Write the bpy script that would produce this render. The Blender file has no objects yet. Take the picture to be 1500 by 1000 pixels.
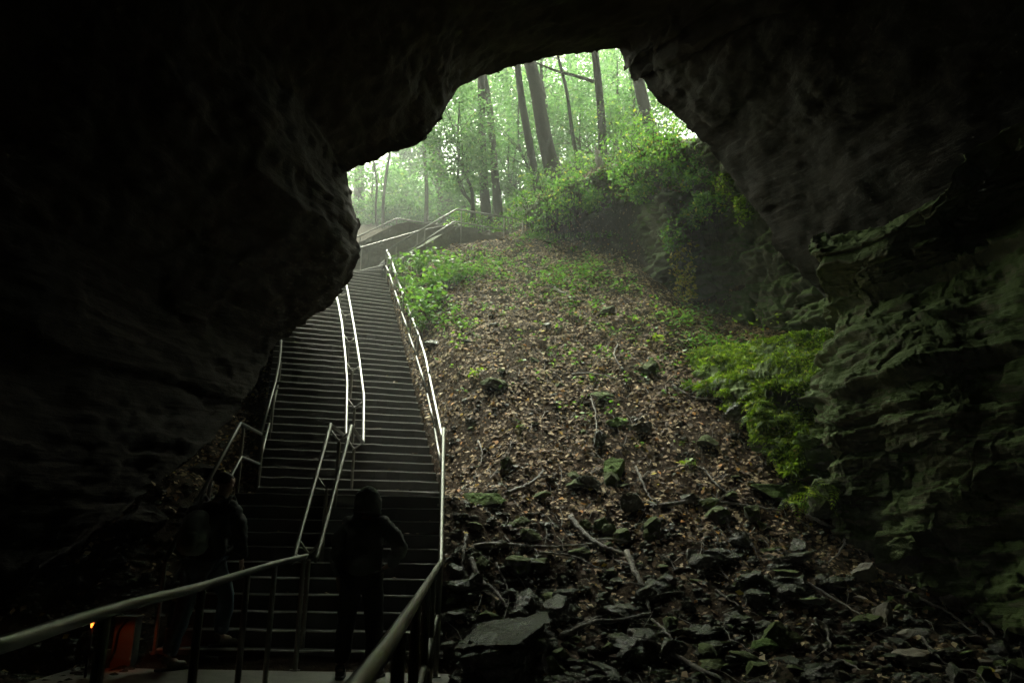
import bpy, bmesh, math, random
import numpy as np
from mathutils import Vector, Matrix

random.seed(7)
rng = np.random.default_rng(11)
SC = bpy.context.scene
COL = SC.collection
R = math.radians

# ------------------------------------------------------------------ camera
EYE = 1.22
F = 1150.0
TH = math.atan(287.6 / 1150)
RO = R(1.0)
cd = bpy.data.cameras.new("camera")
cd.sensor_width = 36.0
cd.lens = 36.0 * F / 1500.0
cd.clip_start = 0.05
cd.clip_end = 2000
cam = bpy.data.objects.new("camera", cd)
COL.objects.link(cam)
right = Vector((1, 0, 0)); fwd = Vector((0, math.cos(TH), math.sin(TH))); up = right.cross(fwd)
# the photographer held the camera about one degree off level
r2 = right * math.cos(RO) + up * math.sin(RO)
u2 = -right * math.sin(RO) + up * math.cos(RO)
m = Matrix((( r2.x, u2.x, -fwd.x, 0), (r2.y, u2.y, -fwd.y, 0), (r2.z, u2.z, -fwd.z, EYE), (0, 0, 0, 1)))
cam.matrix_world = m
SC.camera = cam

def at(px, py, d):
    """point of the place at forward distance d seen in direction (px,py) of the 1500x1000 survey photo"""
    a, b = px - 750, 500 - py
    u = a * math.cos(RO) - b * math.sin(RO); v = a * math.sin(RO) + b * math.cos(RO)
    ry = F * math.cos(TH) - v * math.sin(TH); rz = F * math.sin(TH) + v * math.cos(TH)
    return Vector((u / ry * d, d, EYE + rz / ry * d))

def atz(px, py, z):
    p = at(px, py, 1.0)
    t = (z - EYE) / (p.z - EYE)
    return Vector((p.x * t, t, z))

# ------------------------------------------------------------------ world, sun, exposure
SUN_EL, SUN_AZ = R(62), R(-12)          # azimuth from +Y towards +X
w = bpy.data.worlds.new("World"); SC.world = w; w.use_nodes = True
nt = w.node_tree; nt.nodes.clear()
sky = nt.nodes.new("ShaderNodeTexSky"); sky.sky_type = 'NISHITA'; sky.sun_disc = False
sky.sun_elevation = SUN_EL; sky.sun_rotation = SUN_AZ
sky.air_density = 1.5; sky.dust_density = 6.0
hsv = nt.nodes.new("ShaderNodeHueSaturation"); hsv.inputs["Saturation"].default_value = 0.18
mulc = nt.nodes.new("ShaderNodeMix"); mulc.data_type = 'RGBA'; mulc.blend_type = 'MULTIPLY'
mulc.inputs[0].default_value = 1.0; mulc.inputs[7].default_value = (0.92, 1.0, 0.78, 1)
bg = nt.nodes.new("ShaderNodeBackground"); bg.inputs[1].default_value = 0.15
wo = nt.nodes.new("ShaderNodeOutputWorld")
nt.links.new(sky.outputs[0], hsv.inputs["Color"]); nt.links.new(hsv.outputs[0], mulc.inputs[6])
nt.links.new(mulc.outputs[2], bg.inputs[0]); nt.links.new(bg.outputs[0], wo.inputs[0])
sd = bpy.data.lights.new("sun", 'SUN'); sd.energy = 1.5; sd.angle = R(20); sd.color = (1.0, 0.97, 0.88)
so = bpy.data.objects.new("sun", sd); COL.objects.link(so)
sdir = Vector((math.sin(SUN_AZ) * math.cos(SUN_EL), math.cos(SUN_AZ) * math.cos(SUN_EL), math.sin(SUN_EL)))
so.rotation_euler = sdir.to_track_quat('Z', 'Y').to_euler()
SC.view_settings.view_transform = 'Standard'
SC.view_settings.look = 'None'
SC.view_settings.exposure = 2.8
SC.view_settings.gamma = 1.0
SC.cycles.use_denoising = True
SC.cycles.denoising_prefilter = 'NONE'
SC.cycles.max_bounces = 6
SC.cycles.diffuse_bounces = 3
SC.cycles.glossy_bounces = 3
SC.cycles.transmission_bounces = 3
SC.cycles.volume_bounces = 0
SC.cycles.sample_clamp_indirect = 6.0
SC.cycles.volume_max_steps = 64

# ------------------------------------------------------------------ numpy noise
def _hash(ix, iy, iz, seed):
    h = (ix * 374761393 + iy * 668265263 + iz * 2147483647 + seed * 1274126177) & 0xFFFFFFFF
    h = ((h ^ (h >> 13)) * 1274126177) & 0xFFFFFFFF
    h = (h ^ (h >> 16)) & 0xFFFFFFFF
    return h / 4294967295.0

def vnoise(p, seed=0):
    p = np.asarray(p, float)
    i = np.floor(p).astype(np.int64); f = p - i
    f = f * f * (3 - 2 * f)
    out = 0
    for dx in (0, 1):
        for dy in (0, 1):
            for dz in (0, 1):
                wgt = (f[..., 0] if dx else 1 - f[..., 0]) * (f[..., 1] if dy else 1 - f[..., 1]) * (f[..., 2] if dz else 1 - f[..., 2])
                out = out + wgt * _hash(i[..., 0] + dx, i[..., 1] + dy, i[..., 2] + dz, seed)
    return out * 2 - 1

def fbm(p, scale=1.0, octs=4, seed=0, gain=0.5):
    p = np.asarray(p, float) / scale
    a, s, t = 1.0, 0.0, 0.0
    for k in range(octs):
        s = s + a * vnoise(p * (2.03 ** k) + 17.3 * k, seed + k); t += a; a *= gain
    return s / t

def sstep(x, a, b):
    t = np.clip((np.asarray(x, float) - a) / (b - a), 0, 1)
    return t * t * (3 - 2 * t)

# ------------------------------------------------------------------ object helpers
def tag(o, label=None, cat=None, group=None, kind=None):
    if label: o["label"] = label
    if cat: o["category"] = cat
    if group: o["group"] = group
    if kind: o["kind"] = kind
    return o

def empty(name, loc, label=None, cat=None, group=None, rz=0):
    o = bpy.data.objects.new(name, None); COL.objects.link(o)
    o.empty_display_size = 0.2; o.location = loc; o.rotation_euler = (0, 0, rz)
    return tag(o, label, cat, group)

def build(name, V, Fc, mats, parent=None, smooth=False, mi=None, world=True):
    """one mesh object. V in world space; if parent is given, verts are made local to it"""
    V = np.asarray(V, dtype=np.float32).reshape(-1, 3)
    if parent is not None and world:
        V = V - np.array(parent_loc(parent), dtype=np.float32)
    me = bpy.data.meshes.new(name)
    if isinstance(Fc, np.ndarray):
        n, k = Fc.shape
        me.vertices.add(len(V)); me.vertices.foreach_set("co", V.ravel())
        me.loops.add(n * k); me.loops.foreach_set("vertex_index", Fc.astype(np.int32).ravel())
        me.polygons.add(n); me.polygons.foreach_set("loop_start", np.arange(0, n * k, k, dtype=np.int32))
        me.update(calc_edges=True)
    else:
        me.from_pydata([tuple(map(float, v)) for v in V], [], [tuple(f) for f in Fc])
    me.validate()
    if not isinstance(mats, (list, tuple)): mats = [mats]
    for mm in mats: me.materials.append(mm)
    if mi is not None: me.polygons.foreach_set("material_index", np.asarray(mi, dtype=np.int32))
    if smooth: me.polygons.foreach_set("use_smooth", np.ones(len(me.polygons), dtype=bool))
    me.update()
    o = bpy.data.objects.new(name, me); COL.objects.link(o)
    if parent is not None: o.parent = parent
    return o

def parent_loc(p):
    l = Vector(p.location)
    while p.parent is not None:
        p = p.parent; l = l + Vector(p.location)
    return l

class MB:
    def __init__(s): s.v = []; s.f = []
    def add(s, V, Fc):
        n = len(s.v); s.v += [tuple(v) for v in V]; s.f += [tuple(i + n for i in f) for f in Fc]
    def box(s, lo, hi, rot=None, piv=None, bev=0.0):
        x0, y0, z0 = lo; x1, y1, z1 = hi
        V = [Vector(c) for c in ((x0, y0, z0), (x1, y0, z0), (x1, y1, z0), (x0, y1, z0), (x0, y0, z1), (x1, y0, z1), (x1, y1, z1), (x0, y1, z1))]
        if rot is not None:
            pv = Vector(piv) if piv is not None else (Vector(lo) + Vector(hi)) / 2
            V = [rot @ (v - pv) + pv for v in V]
        s.add(V, [(3, 2, 1, 0), (4, 5, 6, 7), (0, 1, 5, 4), (1, 2, 6, 5), (2, 3, 7, 6), (3, 0, 4, 7)])
    def tube(s, pts, rad, seg=8, caps=True):
        pts = [Vector(p) for p in pts]
        if not hasattr(rad, '__len__'): rad = [rad] * len(pts)
        n0 = len(s.v); ref = None
        for i, p in enumerate(pts):
            if i == 0: t = pts[1] - pts[0]
            elif i == len(pts) - 1: t = pts[-1] - pts[-2]
            else: t = (pts[i + 1] - p).normalized() + (p - pts[i - 1]).normalized()
            if t.length < 1e-9: t = Vector((0, 0, 1))
            t.normalize()
            if ref is None:
                ref = t.orthogonal().normalized()
            ref = (ref - t * ref.dot(t))
            if ref.length < 1e-6: ref = t.orthogonal()
            ref.normalize(); b = t.cross(ref)
            for k in range(seg):
                a = 2 * math.pi * k / seg
                s.v.append(tuple(p + (ref * math.cos(a) + b * math.sin(a)) * rad[i]))
        for i in range(len(pts) - 1):
            for k in range(seg):
                a = n0 + i * seg + k; b_ = n0 + i * seg + (k + 1) % seg
                s.f.append((a, b_, b_ + seg, a + seg))
        if caps:
            s.f.append(tuple(n0 + k for k in reversed(range(seg))))
            e = n0 + (len(pts) - 1) * seg
            s.f.append(tuple(e + k for k in range(seg)))
    def build(s, name, mat, parent=None, smooth=False):
        return build(name, s.v, s.f, mat, parent, smooth)

def catmull(pts, n=6):
    pts = [Vector(p) for p in pts]
    if len(pts) < 3: return pts
    out = []
    P = [pts[0] * 2 - pts[1]] + pts + [pts[-1] * 2 - pts[-2]]
    for i in range(1, len(P) - 2):
        for k in range(n):
            t = k / n
            out.append(0.5 * ((2 * P[i]) + (-P[i - 1] + P[i + 1]) * t + (2 * P[i - 1] - 5 * P[i] + 4 * P[i + 1] - P[i + 2]) * t * t + (-P[i - 1] + 3 * P[i] - 3 * P[i + 1] + P[i + 2]) * t ** 3))
    out.append(pts[-1])
    return out

def leaf_mesh(P, size, flat=0.5, aspect=0.55, fold=0.25, nrm=None, seed=1):
    """rhombus leaves (one folded quad each). P Nx3, size N. flat: 0 random, 1 lying along nrm"""
    g = np.random.default_rng(seed)
    N = len(P); P = np.asarray(P, float)
    if nrm is None: nrm = np.tile([0, 0, 1.0], (N, 1))
    n = nrm * flat + g.normal(size=(N, 3)) * (1 - flat) * 0.8
    n /= np.linalg.norm(n, axis=1, keepdims=True) + 1e-9
    r = g.normal(size=(N, 3)); a = np.cross(n, r); a /= np.linalg.norm(a, axis=1, keepdims=True) + 1e-9
    b = np.cross(n, a)
    s = np.asarray(size).reshape(-1, 1) * np.ones((N, 1))
    V = np.empty((N, 4, 3))
    fd = fold * s * g.uniform(0.2, 1, (N, 1))
    V[:, 0] = P - a * s * 0.5
    V[:, 1] = P + b * s * 0.5 * aspect - a * s * 0.05 + n * fd * 0.6
    V[:, 2] = P + a * s * 0.5 + n * fd * 0.3
    V[:, 3] = P - b * s * 0.5 * aspect - a * s * 0.05 + n * fd * 0.6
    Fc = np.arange(N * 4).reshape(N, 4)
    return V.reshape(-1, 3), Fc

# ------------------------------------------------------------------ materials
def newmat(name):
    mm = bpy.data.materials.new(name); mm.use_nodes = True
    t = mm.node_tree; b = t.nodes["Principled BSDF"]
    return mm, t, b

def ramp(t, stops, fac):
    r = t.nodes.new("ShaderNodeValToRGB")
    e = r.color_ramp.elements
    while len(e) > 2: e.remove(e[-1])
    for i, (p, c) in enumerate(stops):
        if i < 2: el = e[i]; el.position = p
        else: el = e.new(p)
        el.color = (*c, 1)
    t.links.new(fac, r.inputs[0])
    return r.outputs[0]

def noise(t, scale, detail=6, rough=0.6, vec=None, dist=0.0):
    n = t.nodes.new("ShaderNodeTexNoise"); n.inputs["Scale"].default_value = scale
    n.inputs["Detail"].default_value = detail; n.inputs["Roughness"].default_value = rough; n.inputs["Distortion"].default_value = dist
    if vec is None:
        g = t.nodes.new("ShaderNodeNewGeometry"); vec = g.outputs["Position"]
    t.links.new(vec, n.inputs["Vector"])
    return n.outputs["Fac"]

def mapping(t, scale):
    g = t.nodes.new("ShaderNodeNewGeometry"); mp = t.nodes.new("ShaderNodeMapping")
    mp.inputs["Scale"].default_value = scale
    t.links.new(g.outputs["Position"], mp.inputs["Vector"]); return mp.outputs[0]

def math_(t, op, a, b=None, clamp=False):
    n = t.nodes.new("ShaderNodeMath"); n.operation = op; n.use_clamp = clamp
    for i, x in enumerate((a, b)):
        if x is None: continue
        if isinstance(x, (int, float)): n.inputs[i].default_value = x
        else: t.links.new(x, n.inputs[i])
    return n.outputs[0]

def mix(t, fac, a, b):
    n = t.nodes.new("ShaderNodeMix"); n.data_type = 'RGBA'
    if isinstance(fac, (int, float)): n.inputs[0].default_value = fac
    else: t.links.new(fac, n.inputs[0])
    for i, x in ((6, a), (7, b)):
        if isinstance(x, tuple): n.inputs[i].default_value = (*x, 1)
        else: t.links.new(x, n.inputs[i])
    return n.outputs[2]

def bump(t, b, h, dist=0.02, strength=0.6):
    n = t.nodes.new("ShaderNodeBump"); n.inputs["Distance"].default_value = dist; n.inputs["Strength"].default_value = strength
    t.links.new(h, n.inputs["Height"]); t.links.new(n.outputs[0], b.inputs["Normal"])

def rock_mat(name, dark, light, moss=None, moss_amt=0.5, strata=True, rough=0.85, fine=9, bstr=0.7):
    mm, t, b = newmat(name)
    n1 = noise(t, 0.9, 8, 0.65); n2 = noise(t, fine, 6, 0.7)
    col = ramp(t, [(0.3, dark), (0.7, light)], math_(t, 'ADD', math_(t, 'MULTIPLY', n1, 0.5), math_(t, 'MULTIPLY', n2, 0.5)))
    h = n2
    if strata:
        s = noise(t, 1.0, 5, 0.6, mapping(t, (0.8, 0.8, 7.0)))
        h = math_(t, 'ADD', math_(t, 'MULTIPLY', s, 1.3), math_(t, 'MULTIPLY', n2, 0.6))
    if moss:
        g = t.nodes.new("ShaderNodeNewGeometry"); sx = t.nodes.new("ShaderNodeSeparateXYZ"); t.links.new(g.outputs["Normal"], sx.inputs[0])
        up = math_(t, 'ADD', math_(t, 'MULTIPLY', sx.outputs[2], 0.5), math_(t, 'MULTIPLY', noise(t, 1.7, 6, 0.7), 1.0))
        msk = ramp(t, [(1.0 - moss_amt * 0.6, (0, 0, 0)), (1.12 - moss_amt * 0.6, (1, 1, 1))], up)
        mc = mix(t, noise(t, 25, 3, 0.6), moss, tuple(c * 0.45 for c in moss))
        col = mix(t, msk, col, mc)
    t.links.new(col, b.inputs["Base Color"]); b.inputs["Roughness"].default_value = rough
    bump(t, b, h, 0.05, bstr)
    return mm

def leaf_mat(name, stops, trans=0.35, rough=0.5, wet=0.0):
    """thin leaves; colour varies from leaf to leaf"""
    mm, t, b = newmat(name)
    g = t.nodes.new("ShaderNodeNewGeometry")
    c = ramp(t, stops, g.outputs["Random Per Island"])
    t.links.new(c, b.inputs["Base Color"]); b.inputs["Roughness"].default_value = rough
    b.inputs["Specular IOR Level"].default_value = 0.35 + wet
    if trans > 0:
        tr = t.nodes.new("ShaderNodeBsdfTranslucent"); ms = t.nodes.new("ShaderNodeMixShader"); ms.inputs[0].default_value = trans
        hs = t.nodes.new("ShaderNodeHueSaturation"); hs.inputs["Value"].default_value = 1.6; hs.inputs["Hue"].default_value = 0.485
        t.links.new(c, hs.inputs["Color"]); t.links.new(hs.outputs[0], tr.inputs[0])
        out = t.nodes["Material Output"]
        t.links.new(b.outputs[0], ms.inputs[1]); t.links.new(tr.outputs[0], ms.inputs[2]); t.links.new(ms.outputs[0], out.inputs[0])
    return mm

def plain(name, col, rough=0.7, metal=0.0, nscale=30, var=0.3, bstr=0.15, dist=0.004):
    mm, t, b = newmat(name)
    n = noise(t, nscale, 5, 0.6)
    c = mix(t, n, tuple(x * (1 - var) for x in col), tuple(min(1, x * (1 + var)) for x in col))
    t.links.new(c, b.inputs["Base Color"]); b.inputs["Roughness"].default_value = rough; b.inputs["Metallic"].default_value = metal
    bump(t, b, n, dist, bstr)
    return mm

M = {}
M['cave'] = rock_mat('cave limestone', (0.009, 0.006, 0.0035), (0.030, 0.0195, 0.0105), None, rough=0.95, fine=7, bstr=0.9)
M['wall'] = rock_mat('ledge limestone', (0.030, 0.030, 0.014), (0.19, 0.19, 0.088), (0.08, 0.13, 0.012), 0.85, fine=8, bstr=0.9)
M['bankrock'] = rock_mat('bank rock', (0.022, 0.021, 0.012), (0.17, 0.165, 0.10), (0.075, 0.12, 0.014), 1.0)
M['moss'] = rock_mat('moss covered rock', (0.045, 0.045, 0.03), (0.16, 0.15, 0.10), (0.11, 0.18, 0.02), 0.95, strata=True)
M['stone'] = rock_mat('wet stone', (0.024, 0.022, 0.016), (0.16, 0.15, 0.115), (0.05, 0.07, 0.015), 0.45, strata=False, rough=0.27, fine=20, bstr=1.0)
M['stone_tan'] = rock_mat('tan stone', (0.08, 0.07, 0.05), (0.24, 0.20, 0.14), None, strata=False, rough=0.55, fine=14)
M['stone_moss'] = rock_mat('mossy stone', (0.04, 0.04, 0.03), (0.14, 0.13, 0.10), (0.085, 0.125, 0.010), 1.05, strata=False, rough=0.85, fine=14)
M['stone_bright'] = rock_mat('bright mossy stone', (0.04, 0.04, 0.025), (0.12, 0.12, 0.07), (0.11, 0.21, 0.012), 1.45, strata=False, rough=0.9, fine=14)
M['masonry'] = rock_mat('wall stonework', (0.06, 0.06, 0.045), (0.20, 0.19, 0.15), (0.07, 0.10, 0.02), 0.5)
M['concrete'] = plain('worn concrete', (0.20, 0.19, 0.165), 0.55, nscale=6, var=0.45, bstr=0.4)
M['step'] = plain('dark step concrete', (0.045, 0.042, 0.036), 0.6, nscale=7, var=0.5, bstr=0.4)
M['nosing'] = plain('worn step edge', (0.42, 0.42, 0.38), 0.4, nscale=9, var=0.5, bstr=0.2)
M['steel'] = plain('stainless steel', (0.22, 0.22, 0.205), 0.40, 1.0, nscale=60, var=0.15, bstr=0.0)
M['steel_dark'] = plain('dull steel', (0.30, 0.29, 0.26), 0.5, 0.9, nscale=40, var=0.3, bstr=0.05)
M['bark'] = rock_mat('bark', (0.016, 0.013, 0.008), (0.06, 0.048, 0.032), None, strata=False, rough=0.95, fine=18)
M['branch'] = rock_mat('dead wood', (0.03, 0.026, 0.018), (0.26, 0.225, 0.165), None, strata=False, rough=0.5, fine=32, bstr=1.0)
M['leaf'] = leaf_mat('tree leaves', [(0, (0.040, 0.11, 0.030)), (0.5, (0.075, 0.19, 0.05)), (0.95, (0.12, 0.25, 0.065)), (1.0, (0.22, 0.28, 0.07))], 0.6)
M['leafb'] = leaf_mat('bush leaves', [(0, (0.035, 0.12, 0.018)), (0.5, (0.08, 0.23, 0.028)), (0.93, (0.16, 0.33, 0.035)), (1.0, (0.42, 0.40, 0.05))], 0.5)
M['leafp'] = leaf_mat('plant leaves', [(0, (0.04, 0.13, 0.015)), (0.6, (0.09, 0.24, 0.02)), (1.0, (0.16, 0.33, 0.03))], 0.35)
M['leafy'] = leaf_mat('yellowing leaves', [(0, (0.12, 0.20, 0.02)), (0.5, (0.35, 0.33, 0.04)), (1.0, (0.45, 0.36, 0.08))], 0.35)
M['litter'] = leaf_mat('fallen leaves', [(0, (0.035, 0.019, 0.008)), (0.3, (0.11, 0.062, 0.024)), (0.6, (0.22, 0.143, 0.065)), (0.82, (0.35, 0.26, 0.14)), (0.95, (0.48, 0.38, 0.22)), (0.975, (0.42, 0.16, 0.02)), (1.0, (0.44, 0.40, 0.04))], 0.0, 0.7, -0.15)
M['fern'] = leaf_mat('fern', [(0, (0.05, 0.11, 0.006)), (0.45, (0.14, 0.27, 0.012)), (0.9, (0.26, 0.42, 0.02)), (1.0, (0.30, 0.26, 0.06))], 0.4)
mm, t, b = newmat('soil and leaf mould')
n1 = noise(t, 14, 8, 0.7); n2 = noise(t, 60, 3, 0.6)
c = ramp(t, [(0.32, (0.014, 0.009, 0.004)), (0.55, (0.042, 0.026, 0.012)), (0.75, (0.10, 0.064, 0.030))], math_(t, 'ADD', math_(t, 'MULTIPLY', n1, 0.6), math_(t, 'MULTIPLY', n2, 0.4)))
t.links.new(c, b.inputs["Base Color"]); b.inputs["Roughness"].default_value = 0.95; b.inputs["Specular IOR Level"].default_value = 0.1
bump(t, b, n1, 0.06, 1.0); M['soil'] = mm
# clothing and small things
M['jacket'] = plain('black jacket cloth', (0.035, 0.034, 0.036), 0.8, nscale=40, var=0.3, bstr=0.2)
M['hoodie'] = plain('dark grey hooded jacket', (0.12, 0.13, 0.125), 0.75, nscale=40, var=0.3, bstr=0.2)
M['jeans'] = plain('blue jeans', (0.10, 0.14, 0.19), 0.85, nscale=60, var=0.3)
M['trousers'] = plain('black trousers', (0.02, 0.02, 0.022), 0.85, nscale=60)
M['skin'] = plain('skin', (0.42, 0.27, 0.20), 0.55, nscale=20, var=0.1)
M['shoe'] = plain('brown leather boot', (0.16, 0.13, 0.09), 0.5)
M['shoe_dark'] = plain('black shoe', (0.03, 0.03, 0.03), 0.5)
M['sole'] = plain('rubber sole', (0.05, 0.05, 0.05), 0.8)
M['hair'] = plain('dark hair', (0.03, 0.022, 0.016), 0.6, nscale=80)
M['pack'] = plain('grey green nylon', (0.30, 0.35, 0.31), 0.38, nscale=15, var=0.3, bstr=0.5, dist=0.02)
M['boxgrey'] = plain('painted grey metal', (0.10, 0.10, 0.085), 0.55)
M['postwood'] = plain('weathered post', (0.20, 0.18, 0.12), 0.8, nscale=20)
M['housing'] = plain('black lamp housing', (0.02, 0.02, 0.02), 0.5)
M['cable'] = plain('black cable', (0.015, 0.015, 0.015), 0.5)
mm, t, b = newmat('orange lamp glow'); b.inputs["Emission Color"].default_value = (1.0, 0.16, 0.02, 1); b.inputs["Emission Strength"].default_value = 0.9
b.inputs["Base Color"].default_value = (0.8, 0.2, 0.05, 1); M['glow'] = mm
M['sign'] = plain('white enamel sign', (0.7, 0.72, 0.68), 0.5)

# ------------------------------------------------------------------ stair geometry (measured)
RISE = 0.155
def step_ends(n):
    """left and right end of nosing n, world"""
    if n <= 11:
        k = (n - 1) / 10.0
        L = Vector((-3.32 - 0.04 * k, 7.93 + 1.86 * k, 0)); Rr = Vector((-0.60 - 0.27 * k, 7.93 + 2.04 * k, 0))
    else:
        k = (n - 12) / 39.0
        L = Vector((-3.52 - 2.35 * k, 11.15 + 7.85 * k, 0)); Rr = Vector((-1.00 - 2.40 * k, 11.68 + 8.35 * k, 0))
    L.z = Rr.z = RISE * n
    return L, Rr
YS = [-30, 6.5, 7.75, 7.95, 9.95, 11.3, 11.7, 20.0, 21.0, 22.0, 24.0, 30.0, 60.0, 200.0]
ZS = [0.0, 0.0, 0.05, 0.16, 1.66, 1.75, 1.86, 7.85, 8.6, 9.1, 9.9, 13.0, 27.0, 90.0]
def xR(y):
    return np.interp(y, [7.0, 7.93, 9.97, 11.68, 20.03, 26], [-0.55, -0.60, -0.87, -1.0, -3.4, -4.0])
def xL(y):
    return np.interp(y, [7.0, 7.93, 9.8, 11.15, 19.0, 26], [-3.32, -3.32, -3.36, -3.52, -5.87, -8.0])
BX = np.array([-2.0, 0.1, 0.9, 1.6, 2.5, 3.2, 4.2, 4.9, 6.0, 7.5, 30.0])
BY = np.array([23.5, 22.0, 20.8, 20.2, 19.4, 18.5, 17.5, 16.4, 14.9, 14.2, 12.0])
BH = np.array([0.0, 0.1, 0.6, 1.3, 1.9, 2.0, 2.2, 2.5, 2.8, 3.0, 3.0])
YS2 = [-30, 6.5, 7.6, 10.0, 12.5, 20.0, 21.0, 22.0, 24.0, 30.0, 60.0, 200.0]
ZS2 = [0.0, 0.0, 0.08, 1.30, 2.75, 7.85, 8.6, 9.1, 9.9, 13.0, 27.0, 90.0]
def gz(x, y, rough=True):
    x = np.asarray(x, float); y = np.asarray(y, float)
    kside = sstep(x - xR(y), 0.1, 1.2)
    z = np.interp(y, YS, ZS) * (1 - kside) + np.interp(y, YS2, ZS2) * kside
    # right side climbs a little above the stairs
    dr = np.maximum(x - xR(y), 0)
    z = z + sstep(y, 9.5, 15) * (0.30 * sstep(dr, 0.1, 0.8) + 0.14 * np.minimum(dr, 5.5))
    z = z - 0.62 * sstep(x, 2.8, 4.6) * sstep(y, 12.5, 14.2) * (1 - sstep(y, 18.5, 20))
    z = z - (1 - sstep(y, 7.4, 10.5)) * sstep(y, 7.0, 8.0) * 0.12 * sstep(dr, 0.5, 3.0)
    dl = np.maximum(xL(y) - x, 0)
    z = z + sstep(y, 8.2, 10) * (-0.12 * sstep(dl, 0, .3) + 0.30 * np.minimum(dl, 5)) + sstep(y, 5.0, 8.0) * 0.18 * np.clip(dl - 1.3, 0, 5)
    # bank on the right of the mouth
    by = np.interp(x, BX, BY); bh = np.interp(x, BX, BH)
    s = (y - by)
    z = z + sstep(s, 0.25, 1.3) * bh + np.clip(s, 0, 25) * 0.04 * sstep(x, -1, 3)
    # under the staircase
    inside = sstep(x - xL(y), -0.02, 0.06) * (1 - sstep(x - xR(y), -0.06, 0.02)) * sstep(y, 7.9, 8.1) * (1 - sstep(y, 26, 27))
    z = z - inside * 0.5 * (1 - sstep(y, 19.0, 20.5)) - sstep(y, 19.5, 20.5) * (1 - sstep(y, 23, 24)) * sstep(x, -8, -6.5) * (1 - sstep(x - (-3.4 + (y - 20) * 0.95), -0.6, 0.0)) * 1.2
    # paved floor area
    pav = sstep(x, -4.2, -3.9) * (1 - sstep(x, -0.55, -0.35)) * (1 - sstep(y, 7.85, 8.0))
    z = z - 0.06 * pav
    z = z - 0.10 * sstep(x, -5.2, -4.6) * (1 - sstep(x, -4.1, -3.9)) * (1 - sstep(y, 7.7, 8.0)) * sstep(y, 6, 6.8)
    if rough:
        P = np.stack([x, y, z * 0 + 3.3], -1)
        amp = np.where(y < 12, 0.24, 0.22) * (1 - inside) * (1 - pav)
        amp = amp * (0.35 + 0.65 * np.minimum(1, np.minimum(dr, 1.0) + np.minimum(dl, 1.0)))
        z = z + amp * fbm(P, 1.1, 4, 5, 0.6) + amp * 0.25 * fbm(P, 0.22, 2, 9)
    return z

def gzf(x, y): return float(gz(np.array([x]), np.array([y]))[0])

def on_ground(px, py, zoff=0.0, dmin=5.5, dmax=40):
    """where the line of sight (px,py) meets the ground"""
    ds = np.linspace(dmin, dmax, 1400)
    a = at(px, py, 1.0)
    x = a.x * ds; z = EYE + (a.z - EYE) * ds
    g = gz(x, ds) + zoff
    hit = np.where(g >= z)[0]
    i = hit[0] if len(hit) else len(ds) - 1
    return Vector((float(x[i]), float(ds[i]), float(g[i] - zoff)))

# ground sheet
gx = np.concatenate([np.linspace(-160, -12, 22)[:-1], np.linspace(-12, -7, 18)[:-1], np.arange(-7, 8.0, 0.075), np.linspace(8, 14, 20), np.linspace(16, 160, 22)])
gy = np.concatenate([np.linspace(-30, 5, 20)[:-1], np.arange(5, 23, 0.075), np.linspace(23, 40, 50)[:-1], np.linspace(40, 200, 40)])
X, Y = np.meshgrid(gx, gy)
Z = gz(X, Y)
V = np.stack([X, Y, Z], -1).reshape(-1, 3)
nx, ny = len(gx), len(gy)
ii = (np.arange(ny - 1)[:, None] * nx + np.arange(nx - 1)[None, :]).ravel()
Fc = np.stack([ii, ii + 1, ii + 1 + nx, ii + nx], -1)
o = build('ground', V, Fc, M['soil'], smooth=True); tag(o, kind='structure')

# paved landing at the foot of the stairs
mb = MB()
ys = [-6, 1.0, 3.0, 5.0, 6.4, 7.90]
for i in range(len(ys) - 1):
    y0, y1 = ys[i], ys[i + 1] - 0.012
    l0 = -3.95 if y0 > 6 else np.interp(y0, [-6, 1, 3, 5, 6.5], [-1.6, -1.5, -2.2, -2.7, -3.6])
    l1 = -3.95 if y1 > 6.3 else np.interp(y1, [-6, 1, 3, 5, 6.5], [-1.6, -1.5, -2.2, -2.7, -3.6])
    mb.add([(l0, y0, 0.0), (-0.28 - 0.03 * y0, y0, 0.0), (-0.28 - 0.03 * y1, y1, 0.0), (l1, y1, 0.0),
            (l0, y0, -0.3), (-0.28 - 0.03 * y0, y0, -0.3), (-0.28 - 0.03 * y1, y1, -0.3), (l1, y1, -0.3)],
           [(0, 1, 2, 3), (0, 4, 5, 1), (1, 5, 6, 2), (2, 6, 7, 3), (3, 7, 4, 0)])
tag(mb.build('path', M['concrete']), kind='structure')

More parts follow.
